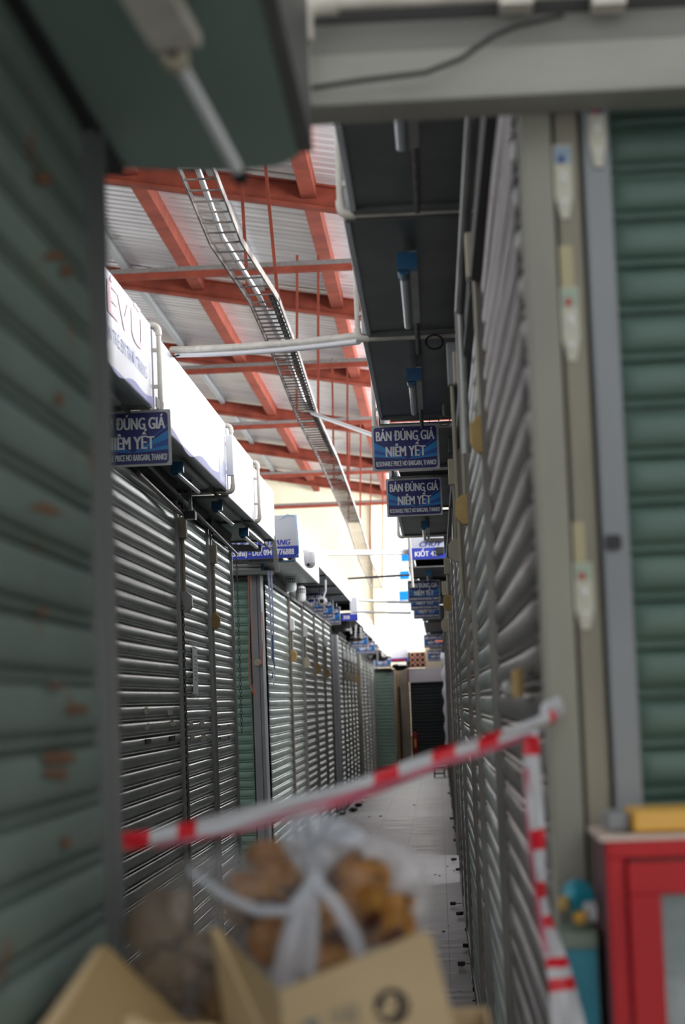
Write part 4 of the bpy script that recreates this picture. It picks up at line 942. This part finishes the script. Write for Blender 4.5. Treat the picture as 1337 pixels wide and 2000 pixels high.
struct(MB().box(-.15, 2.0, 3.1, 3.4, zt+.0, 3.1).build('ceiling', M_dkmet))
for px in (1000, 1180): 
    c = at(px, 8, 3.05); tag(MB().box(c.x-.02, c.x+.03, 3.02, 3.07, c.z-.01, c.z+.05).build('pipe_bracket', M_pvc), 'ivory pipe bracket on top of the grey header, %s one' % ('left' if px < 1100 else 'right'), 'bracket', 'pipe brackets on the header')

# ------------------------------------------------------------------ near left canopy
nc = thing('green_canopy', 'flat green sheet metal canopy hanging over the upper left foreground', 'canopy', (-.3, 2.2, 2.38))
zs = H+.80
m_ = MB()
m_.prism([(-.46, 1.0, zs), (-.168, 1.0, zs), (-.172, 2.94, zs), (-.21, 2.99, zs), (-.30, 3.0, zs), (-.46, 2.95, zs)], (0, 0, .02)).build('soffit', M_soffg, nc)
MB().box(-.172, -.150, 1.0, 2.93, zs+.003, zs+.25).build('side_fascia', M_raild, nc)
MB().box(-.46, -.43, 1.0, 2.95, zs-.012, zs-.001).build('wall_trim', M_black, nc)
# bracket box and tube under the canopy
lb = thing('canopy_lamp_arm', 'ivory box with a round joint and long pale tube under the green canopy', 'lamp', tuple(at(340, 110, 2.3)))
a = at(262, -60, 2.05); b = at(345, 82, 2.25)
MB().bar(a+V(0, 0, 0), b, .058, .02, (0, 0, 1)).build('mount_box', M_pvc, lb, bevel=.003)
c = at(340, 112, 2.27)
MB().lathe(c, [(.0, -.014), (.014, -.014), (.017, -.010), (.017, .010)], 16, 1).build('round_joint', M_beige, lb, True)
MB().lathe(c+V(0, -.015, 0), [(.0, -.003), (.006, -.003), (.006, 0)], 10, 1).build('screw', M_dkmet, lb)
MB().tube([at(345, 115, 2.28), at(466, 338, 2.55)], .0085, 10).build('tube', M_cond, lb, True)
MB().tube([at(462, 330, 2.54), at(472, 350, 2.56)], .0105, 10).build('end_cap', M_dkmet, lb, True)

# ------------------------------------------------------------------ barrier tape
def ribbon(name, cl, widths, tw, nseg, parent, stripe, thick=.0006, mats=None):
    """cl: list of points, widths in m, tw: twist direction vectors; stripe(s)->0 white 1 red"""
    mbw = MB(); N = len(cl)
    def samp(lst, t):
        x = t*(N-1); i = min(int(x), N-2); f = x-i; f = f*f*(3-2*f) if False else f
        return lst[i]*(1-f)+lst[i+1]*f
    ps_ = [samp(cl, i/nseg) for i in range(nseg+1)]; ws = [samp(widths, i/nseg) for i in range(nseg+1)]; ts = [samp(tw, i/nseg).normalized() for i in range(nseg+1)]
    for i in range(nseg):
        mbw.cur = stripe(i/nseg)
        d = ps_[i+1]-ps_[i]; nrm = d.cross(ts[i]).normalized()*thick
        sub = 3
        for k in range(sub):
            u0 = -.5+k/sub; u1 = -.5+(k+1)/sub
            z0 = math.sin(u0*6+i*.25)*.004; z1 = math.sin(u1*6+i*.25)*.004; z2 = math.sin(u0*6+(i+1)*.25)*.004; z3 = math.sin(u1*6+(i+1)*.25)*.004
            nn = nrm.normalized()
            mbw.add([ps_[i]+ts[i]*ws[i]*u0+nn*z0, ps_[i]+ts[i]*ws[i]*u1+nn*z1, ps_[i+1]+ts[i+1]*ws[i+1]*u1+nn*z3, ps_[i+1]+ts[i+1]*ws[i+1]*u0+nn*z2], [(0, 1, 2, 3)])
    return mbw.build(name, mats or [M_tapew, M_taper], parent, True)
bt = thing('barrier_tape', 'red and white barrier tape stretched across the aisle from left stall to right column', 'barrier tape', tuple(at(650, 1550, 2.9)))
cl = [at(222, 1645, 2.74), at(300, 1636, 2.76), at(370, 1622, 2.78), at(500, 1592, 2.82), at(640, 1555, 2.87), at(750, 1518, 2.92), at(860, 1476, 2.97), at(960, 1444, 3.02), at(1040, 1418, 3.07), at(1085, 1396, 3.12)]
up = V(.15, 0, 1)
tw = [V(.1, .2, 1), V(.1, .3, 1), V(.1, .2, 1), V(.2, .6, 1), V(.2, .8, 1), V(.2, .4, 1), V(.2, .1, 1), V(.2, 0, 1), V(.2, .3, 1), V(.3, .5, 1)]
ribbon('tape_band', cl, [.022, .024, .026, .030, .030, .026, .024, .023, .022, .026], tw, 60, bt, lambda s_: 1 if (0.0 < s_ < .085 or .17 < s_ < .225 or .53 < s_ < .58 or .64 < s_ < .685 or .745 < s_ < .79 or .955 < s_) else 0)
ribbon('red_edge_fold', [p+V(0, -.006, -.012) for p in cl[1:-1]], [.006, .010, .016, .020, .016, .012, .009, .007], tw[1:-1], 50, bt, lambda s_: 0, mats=[M_pinkf])
MB(); m_ = MB(); m_.tube([at(1075, 1402, 3.13), at(1092, 1388, 3.12), at(1088, 1372, 3.14), at(1068, 1385, 3.14), at(1062, 1400, 3.12)], [.008, .012, .010, .012, .007], 8)
m_.build('knot', M_tapew, bt, True)
bt2 = thing('hanging_tape_end', 'loose end of the red and white tape hanging down beside the right column', 'barrier tape', tuple(at(1090, 2000, 3.1)))
cl = [at(1036, 1425, 3.06), at(1040, 1500, 3.06), at(1046, 1580, 3.06), at(1050, 1660, 3.06), at(1056, 1735, 3.06), at(1066, 1790, 3.02), at(1082, 1860, 2.98), at(1096, 1920, 2.96), at(1110, 2010, 2.95)]
tx = [V(1, .3, 0), V(1, .2, 0), V(1, .5, .1), V(1, .5, .1), V(1, .2, 0), V(1, .3, 0), V(1, 0, .1), V(1, 0, .1), V(1, 0, 0)]
def st2(s_): return 1 if (0.0 < s_ < .08 or .30 < s_ < .36 or .47 < s_ < .54 or .62 < s_ < .66 or .76 < s_ < .80 or .845 < s_ < .895) else 0
ribbon('tape_band', cl, [.024, .026, .028, .022, .012, .020, .030, .036, .050], tx, 48, bt2, st2)
ribbon('red_edge_fold', [p+V(-.010, -.002, 0) for p in cl[1:7]], [.009, .010, .010, .006, .008, .010], tx[1:7], 30, bt2, lambda s_: 0, mats=[M_pinkf])

# ------------------------------------------------------------------ red display cabinet
YB = 2.92
cbn = thing('display_cabinet', 'red framed glass display cabinet at the lower right corner', 'cabinet', (.55, 3.0, 0))
xa = at(1190, 1800, YB).x; zt_ = at(1230, 1642, YB).z; xb = .95; yb2 = 3.17
fw = .045
m_ = MB(); m_.box(xa, xa+fw*.55, YB, YB+.03, .05, zt_-.025); m_.box(xa, xb, YB, YB+.03, zt_-.025, zt_); m_.box(xb-fw, xb, YB, YB+.03, .12, zt_-.025); m_.box(xa+fw*.55, xb, YB, YB+.03, .05, .12); m_.build('outer_frame', M_redp, cbn, bevel=.003)
m_ = MB(); dx = xa+fw*.6; m_.box(dx, dx+fw, YB-.012, YB+.010, .19, zt_-.075); m_.box(dx, xb-.05, YB-.012, YB+.010, zt_-.075, zt_-.030); m_.box(xb-.05-fw, xb-.05, YB-.012, YB+.010, .19, zt_-.075); m_.box(dx, xb-.05, YB-.012, YB+.010, .13, .19)
dr = m_.build('door_frame', M_redp, cbn, bevel=.003)
MB().box(dx+fw-.005, xb-.05-fw+.005, YB-.002, YB+.002, .18, zt_-.07).build('door_glass', M_pane, dr)
m_ = MB(); m_.box(xa, xa+.02, YB+.03, yb2, .05, zt_); m_.build('side_panel', mat('dark_maroon_side', (.17, .07, .09), .5), cbn)
MB().box(xa+.02, xb, YB+.03, yb2, .02, .08).build('base', M_redp, cbn)
MB().box(xa+.02, xb, YB+.03, yb2, .98, .99).build('glass_shelf', M_pane, cbn)
MB().box(xa-.008, xb, YB-.0, yb2, zt_, zt_+.006).build('top_strip', mat('cream_strip', (.75, .6, .5), .5), cbn)
MB().box(xa+.05, xb, 3.14, 3.16, .1, zt_-.02).build('back_slats', mat('grey_back_panel', (.36, .42, .41), .5, 0, (.26, .31, .30), 1.0, (0.3, 1, 40)), cbn)
tag(MB().box(at(1233, 1620, 3.0).x, .95, 2.96, 3.12, zt_+.008, zt_+.038).build('yellow_tray', M_yel, bevel=.005), 'yellow plastic tray lying on top of the red cabinet', 'tray')
tag(MB().box(at(1186, 1620, 3.0).x, at(1229, 1620, 3.0).x, 3.0, 3.12, zt_+.008, zt_+.034).build('grey_block', M_grayp, bevel=.004), 'grey block on the left end of the red cabinet top', 'block')
for i, (px, py, sx, sz_) in enumerate(((1300, 1985, .05, .035), (1330, 1975, .05, .04), (1310, 1945, .045, .03), (1290, 2010, .04, .04))):
    c = at(px, py, 3.03); c.z = max(c.z, .992+sz_)
    tag(MB().blob(c, (sx, .03, sz_), 14, 10, .3, i+3).build('wrapped_packet', M_clear), 'crinkled clear packet on the shelf of the red cabinet, %s' % ['left front one', 'right one', 'upper one', 'lowest one'][i], 'packet', 'clear packets in the cabinet')
a = at(1278, 1835, 3.0); b = at(1298, 1925, 3.0)
tag(MB().prism([(a.x, 3.0, a.z), (b.x, 3.0, a.z-.003), (b.x-.004, 3.0, b.z), (a.x-.002, 3.0, b.z)], (0, .004, 0)).build('clear_sleeve', M_clear), 'upright clear plastic sleeve just inside the cabinet door', 'packet')

# teal ribbed basket with things in it
bsx0 = at(1096, 1900, 3.1).x; bsx1 = at(1160, 1900, 3.1).x; bzt = at(1120, 1815, 3.1).z
bk = thing('teal_basket', 'teal ribbed plastic basket between the right column and the red cabinet', 'basket', ((bsx0+bsx1)/2, 3.08, 0))
m_ = MB(); m_.box(bsx0, bsx1, 3.03, 3.15, 0, bzt-.01)
m_.build('body', M_teal, bk)
m_ = MB(); k = bsx0+.002
while k < bsx1: m_.box(k, k+.003, 3.024, 3.03, 0.02, bzt-.02); k += .007
m_.build('ribs', M_teal, bk)
MB().box(bsx0-.002, bsx1+.002, 3.02, 3.16, bzt-.02, bzt+.004).build('rim', mat('sage_rim', (.20, .26, .20), .5), bk, bevel=.003)
c = at(1125, 1755, 3.08)
tag(MB().blob(c, (.024, .04, .028), 14, 10, .15, 4).build('teal_bag', M_teal, None, True), 'crumpled teal bag lying on the basket', 'bag')
c = at(1100, 1765, 3.05); tag(MB().blob(c, (.010, .02, .012), 10, 8, .2, 5).build('yellow_wrapper', M_must, None, True), 'small mustard wrapper beside the teal bag', 'wrapper')
c = at(1133, 1792, 3.04); tag(MB().blob(c, (.011, .02, .010), 10, 8, .2, 6).build('orange_wrapper', M_yel, None, True), 'small orange wrapper on the basket rim', 'wrapper')
c = at(1150, 1780, 3.06); tag(MB().blob(c, (.012, .02, .016), 10, 8, .2, 7).build('white_wrapper', M_white, None, True), 'small white wrapper on the basket rim', 'wrapper')

# clip on near right shutter
c = at(1018, 1340, 3.6)
t = thing('shutter_lock', 'brass coloured lock plate on the nearest right shutter', 'lock', tuple(c))
MB().box(c.x-.012, c.x+.0, 3.5, 3.75, c.z-.02, c.z+.03).build('plate', M_must, t, bevel=.003)
MB().lathe(at(997, 1345, 3.9), [(.012, -.02), (.018, -.015), (.018, .0), (.01, .01)], 14, 1).build('ring', M_rail, t, True)

# ------------------------------------------------------------------ carton with snack bags
tb = thing('low_table', 'low wooden table carrying the carton', 'table', (-.15, 2.4, 0))
MB().box(-.41, .13, 2.1, 2.72, .90, .93).build('table_top', M_wood, tb)
for x in (-.38, .10):
    for y_ in (2.14, 2.68): MB().box(x-.02, x+.02, y_-.02, y_+.02, 0, .90).build('leg', M_wood, tb)
YN = 2.22; YF = 2.6
bx = thing('cardboard_carton', 'open brown cardboard carton with raised flaps in the lower foreground', 'box', (-.15, 2.4, .93))
x0, x1 = -.37, .045; zr = at(700, 2080, YN).z
for nm, a in (('front_wall', (x0, x1, YN, YN+.004)), ('rear_wall', (x0, x1, YF, YF+.004)), ('left_wall', (x0, x0+.004, YN, YF)), ('right_wall', (x1-.004, x1, YN, YF)), ('base', (x0, x1, YN, YF))):
    MB().box(*a, .932, zr if nm != 'base' else .936).build(nm, M_card, bx)
def flap(pts, m, nm='flap', th=.004):
    pts = [Vector(p) for p in pts]; nn = (pts[1]-pts[0]).cross(pts[2]-pts[0]).normalized()
    if nn.y > 0: nn = -nn
    return MB().prism(pts, -nn*th).build(nm, m, bx)
P1, P2, P3 = at(545, 1937, 2.20), at(822, 1822, 2.16), at(560, 2110, 2.24)
nf = (P2-P1).cross(P3-P1).normalized()
if nf.y > 0: nf = -nf
def onflap(px, py, e=.0008):
    v = ray(px, py); t_ = (P1-V(0, 0, H)).dot(nf)/v.dot(nf); return V(0, 0, H)+v*t_+nf*e
ff = MB().prism([onflap(*p, 0) for p in ((545, 1937), (822, 1822), (842, 1832), (905, 2080), (560, 2110))], -nf*.004).build('front_flap', M_card, bx)
flap([at(412, 1812, 2.34), at(428, 1815, 2.34), at(545, 1935, 2.21), at(548, 2090, 2.22), at(455, 2090, 2.30)], M_card, 'corner_flap')
flap([at(192, 1850, 2.36), at(212, 1855, 2.36), at(300, 1960, 2.40), at(440, 2080, 2.35), at(45, 2060, 2.08)], M_cardi, 'left_flap')
flap([at(185, 1852, 2.352), at(198, 1850, 2.352), at(80, 2045, 2.09), at(50, 2045, 2.06)], M_card, 'left_flap_edge', .006)
flap([at(240, 1990, 2.25), at(262, 1985, 2.25), at(300, 2005, 2.25), at(420, 2003, 2.25), at(440, 2040, 2.23), at(250, 2060, 2.23)], M_card, 'near_flap')
# printing on front flap : recycling ring of two arrows and bars
m_ = MB(); N = 22
def arc(a0, a1, r0, r1, cx=765, cy=1965):
    for i in range(N):
        t0 = math.radians(a0+(a1-a0)*i/N); t1 = math.radians(a0+(a1-a0)*(i+1)/N)
        m_.add([onflap(cx+r*math.cos(t), cy-r*math.sin(t)) for r, t in ((r0, t0), (r1, t0), (r1, t1), (r0, t1))], [(0, 1, 2, 3)])
arc(30, 200, 24, 35); arc(210, 385, 24, 35)
arc(-60, 60, 6, 17, 768, 1958)
m_.add([onflap(*p) for p in ((760, 1985), (790, 1968), (785, 1992))], [(0, 1, 2)])
m_.add([onflap(*p) for p in ((735, 1962), (748, 1945), (755, 1966))], [(0, 1, 2)])
m_.build('recycling_ring', M_ink, ff)
m_ = MB()
for k in range(9):
    wv = [2.5, 1.5, 3.5, 1.5, 2, 4, 1.5, 3, 1.5][k]; x = 645+k*6.5
    m_.add([onflap(*p) for p in ((x, 1974-k*2.0), (x+wv, 1973.5-k*2.0), (x+wv+2, 2001), (x+2, 2001))], [(0, 1, 2, 3)])
m_.add([onflap(*p) for p in ((590, 1995), (622, 1986), (624, 2004), (592, 2010))], [(0, 1, 2, 3)])
m_.build('printed_bars', M_rail, ff)

# snack lumps
M_in = [M_bread]
rs = random.Random(11); sn = []
for k in range(34):
    if k < 22: cxy = [(548, 1690), (700, 1715), (640, 1790), (500, 1760), (640, 1860), (560, 1840), (730, 1780)][k % 7]; Y = 2.40
    else: cxy = [(330, 1790), (400, 1840), (330, 1880), (420, 1910), (300, 1930)][k % 5]; Y = 2.42
    sn.append((cxy[0]+rs.uniform(-28, 28), cxy[1]+rs.uniform(-26, 26), Y+rs.uniform(-.02, .05), rs.uniform(.026, .036), k < 22))
for i, (px, py, Y, r_, gold) in enumerate(sn):
    c = at(px, py, Y)
    tag(MB().blob(c, (r_, r_*rs.uniform(.7, 1), r_*rs.uniform(.7, 1)), 16, 10, .22, i).build('fried_snack', M_bread if gold else M_breadd, None, True),
        'golden brown lump of snack inside the tied plastic bag' if gold else 'dull dark brown lump of snack inside the left plastic bag', 'snack', 'golden snacks in the tied bag' if gold else 'dull snacks in the left bag')
def sheetbag(outline, Y, depth, name, m, parent, seed, fold=.006, n=28):
    """pillow shaped film bag from a pixel outline around its centre"""
    rnd = random.Random(seed); cx = sum(p[0] for p in outline)/len(outline); cy = sum(p[1] for p in outline)/len(outline)
    pts = [at(p[0], p[1], Y) for p in outline]; C = at(cx, cy, Y); M = len(pts); L_ = []
    for i in range(M*4):
        t_ = i/4; k = int(t_); f = t_-k; a, b, c, d = pts[k-1], pts[k % M], pts[(k+1) % M], pts[(k+2) % M]
        L_.append(.5*((2*b)+(c-a)*f+(2*a-5*b+4*c-d)*f*f+(-a+3*b-3*c+d)*f**3))
    R_ = 7; vs = []; mb = MB(); K = len(L_)
    for side in (-1, 1):
        for r in range(R_+1):
            q = r/R_
            for i, p in enumerate(L_):
                wob = fold*math.sin(i*1.3+seed)*math.sin(q*math.pi)+fold*.7*math.sin(i*2.9+q*5)*q*(1-q)*3
                v = C.lerp(p, q); v.y += side*depth*math.sqrt(max(0, 1-q*q))+wob; vs.append(v)
    fs = []
    for sd in range(2):
        o_ = sd*(R_+1)*K
        for r in range(R_):
            for i in range(K): fs.append((o_+r*K+i, o_+r*K+(i+1) % K, o_+(r+1)*K+(i+1) % K, o_+(r+1)*K+i))
    mb.add(vs, fs); return mb.build(name, m, parent, True)
bg1 = thing('tied_plastic_bag', 'translucent tied plastic bag of golden snacks sticking out of the carton', 'plastic bag', tuple(at(610, 1900, 2.42)))
sheetbag([(600, 1590), (520, 1625), (440, 1680), (400, 1780), (420, 1900), (560, 1990), (720, 1960), (790, 1860), (775, 1760), (735, 1680), (670, 1640)], 2.42, .08, 'bag_body', M_bag, bg1, 2)
sheetbag([(690, 1640), (770, 1640), (825, 1690), (838, 1760), (815, 1830), (760, 1870), (740, 1800), (730, 1720)], 2.43, .03, 'bag_side_flare', M_bagw, bg1, 5)
sheetbag([(560, 1600), (610, 1585), (670, 1600), (720, 1640), (660, 1680), (615, 1730), (575, 1690), (545, 1640)], 2.37, .02, 'bag_gathered_top', M_bagf, bg1, 7)
MB().blob(at(612, 1722, 2.34), (.010, .01, .012), 10, 8, .2, 1).build('knot', M_bagf, bg1, True)
MB().tube([at(612, 1722, 2.34), at(565, 1780, 2.33), at(500, 1778, 2.33), at(430, 1745, 2.34), at(370, 1700, 2.36)], [.009, .008, .007, .006, .004], 8).build('left_handle', M_bagf, bg1, True)
MB().tube([at(612, 1722, 2.34), at(655, 1765, 2.33), at(690, 1830, 2.33), at(705, 1880, 2.34)], [.009, .009, .010, .008], 8).build('right_handle', M_bagf, bg1, True)
MB().tube([at(606, 1730, 2.34), at(575, 1810, 2.33), at(560, 1880, 2.33), at(550, 1930, 2.34)], [.008, .013, .016, .016], 8).build('front_fold', M_bagf, bg1, True)
MB().tube([at(612, 1730, 2.34), at(610, 1810, 2.335), at(598, 1900, 2.34)], [.006, .009, .012], 8).build('front_fold', M_bagf, bg1, True)
bg2 = thing('left_plastic_bag', 'dim translucent plastic bag of snacks at the left of the carton', 'plastic bag', tuple(at(340, 1950, 2.42)))
sheetbag([(250, 1770), (310, 1700), (400, 1670), (480, 1700), (500, 1790), (480, 1900), (400, 1985), (290, 1990), (235, 1900)], 2.43, .09, 'bag_body', M_bagw2, bg2, 4)
sheetbag([(400, 1660), (450, 1650), (520, 1720), (500, 1775), (430, 1745), (370, 1700)], 2.38, .02, 'bag_top_fold', M_bag, bg2, 9)

# ------------------------------------------------------------------ floor items along right row
def floorpt(px, py): return atz(px, py, 0.0)
pk = [(893, 1771, 0), (903, 1790, 1), (912, 1822, 2), (918, 1853, 1), (912, 1890, 0), (925, 1876, 2), (940, 1940, 1), (945, 1996, 2), (890, 1683, 1), (893, 1703, 2), (886, 1602, 0), (891, 1620, 1), (888, 1645, 2), (880, 1552, 0)]
pw = ['beside the bright floor patch', 'just past the bright floor patch', 'round-bodied, beside the right rails', 'lying askew at the rail foot', 'large one pointing left near the carton', 'upright against the rail near the carton', 'next to the carton corner', 'at the bottom edge of the frame', 'far along the right rails, hooked one', 'below the hooked one', 'small distant one on the right', 'second small distant one on the right', 'third small distant one on the right', 'tiniest one near the stool']
for (px, py, kind), lb_ in zip(pk, pw):
    c = floorpt(px, py); t = thing('padlock', 'dark padlock or latch on the floor rail, '+lb_, 'padlock', tuple(c), 'padlocks along the foot of the right row')
    dirx = [-1, -.6, .2][kind]; diry = [0, -.8, -1][kind]; d = V(dirx, diry, 0).normalized(); s_ = .035
    c = c+V(0, 0, .026)
    MB().bar(c+d*.012, c+d*.055, .040, .026).build('body', M_dkmet, t, bevel=.005)
    MB().tube([c+d*.012+V(0, 0, 0)+d.cross(V(0, 0, 1))*.013, c-d*.02+d.cross(V(0, 0, 1))*.013, c-d*.034, c-d*.02-d.cross(V(0, 0, 1))*.013, c+d*.012-d.cross(V(0, 0, 1))*.013], .0045, 6).build('shackle', M_rail, t, True)
    MB().box(c.x-.012, c.x+.012, c.y-.004, c.y+.004, 0, c.z+.006).build('hasp', M_dkmet, t) if False else None
for i, (px, py, s_) in enumerate([(866, 1820, .012), (849, 1709, .010), (858, 1711, .011), (873, 1693, .01), (886, 1701, .011), (876, 1808, .005), (845, 1724, .004), (901, 1887, .009), (925, 1955, .009), (905, 1975, .006), (897, 1937, .004), (721, 1596, .016), (743, 1595, .022), (808, 1573, .016)]):
    c = floorpt(px, py); c.z = s_*.35
    tag(MB().blob(c, (s_, s_*.8, s_*.35), 8, 6, .35, i).build('floor_litter', M_wood, None, True), 'small dark scrap of litter on the floor tiles', 'litter', 'dark litter scraps on the floor')
for i, (px, py) in enumerate([(707, 1567), (713, 1558), (661, 1608), (930, 1918), (940, 1975)]):
    c = floorpt(px, py); c.z = .018
    tag(MB().blob(c, (.035, .03, .018), 10, 6, .2, i+9).build('shiny_scrap', M_white, None, True), ['shiny white scrap at the foot of the third left block, larger one', 'shiny white scrap at the foot of the third left block, smaller one', 'small bright scrap at the foot of the middle left block', 'crumpled shiny wrapper by the right rail, upper one', 'crumpled shiny wrapper by the right rail, lower one'][i], 'litter')
for i, (px, py) in enumerate([(655, 1596), (665, 1592), (690, 1585), (700, 1575)]):
    c = floorpt(px, py); c.z = .03
    tag(MB().blob(c, (.06, .12, .03), 10, 6, .2, i+20).build('dark_floor_clutter', M_dkmet, None, True), 'dark clutter at the foot of the third left block, %s from its post' % ord5[i], 'clutter', 'dark clutter on the left')
# stool at the end
c = floorpt(858, 1518); Ys = c.y
st = thing('low_stool', 'low dark red wooden stool at the far right end of the aisle', 'stool', (c.x, Ys, 0))
MB().box(c.x-.12, c.x+.12, Ys-.02, Ys+.2, .19, .22).build('seat', M_wood, st, bevel=.004)
for dx_ in (-.10, .10):
    for dy in (0, .17): MB().box(c.x+dx_-.015, c.x+dx_+.015, Ys+dy-.015, Ys+dy+.015, 0, .19).build('leg', M_wood, st)
MB().box(c.x-.10, c.x+.10, Ys-.01, Ys+.01, .06, .09).build('stretcher', M_wood, st)
# white plastic sheeting hanging far right
m_ = MB(); vs = []; ny = 30
for i in range(ny+1):
    t_ = i/ny; py = 1275+t_*180; w_ = 12*(1-t_*.55)*(1+.25*math.sin(i*1.1)); 
    a = at(873-w_+t_*2, py, 34); b = at(874+t_*4, py, 33.5); mid = a.lerp(b, .5)+V(0, -.05, 0); vs += [a, mid, b]
m_.add(vs, [(3*i+k, 3*i+k+1, 3*i+k+4, 3*i+k+3) for i in range(ny) for k in (0, 1)])
tag(m_.build('plastic_sheeting', M_sheet, None, True), 'ragged white plastic sheeting hanging on the far right row beside the dark shutter', 'sheeting')
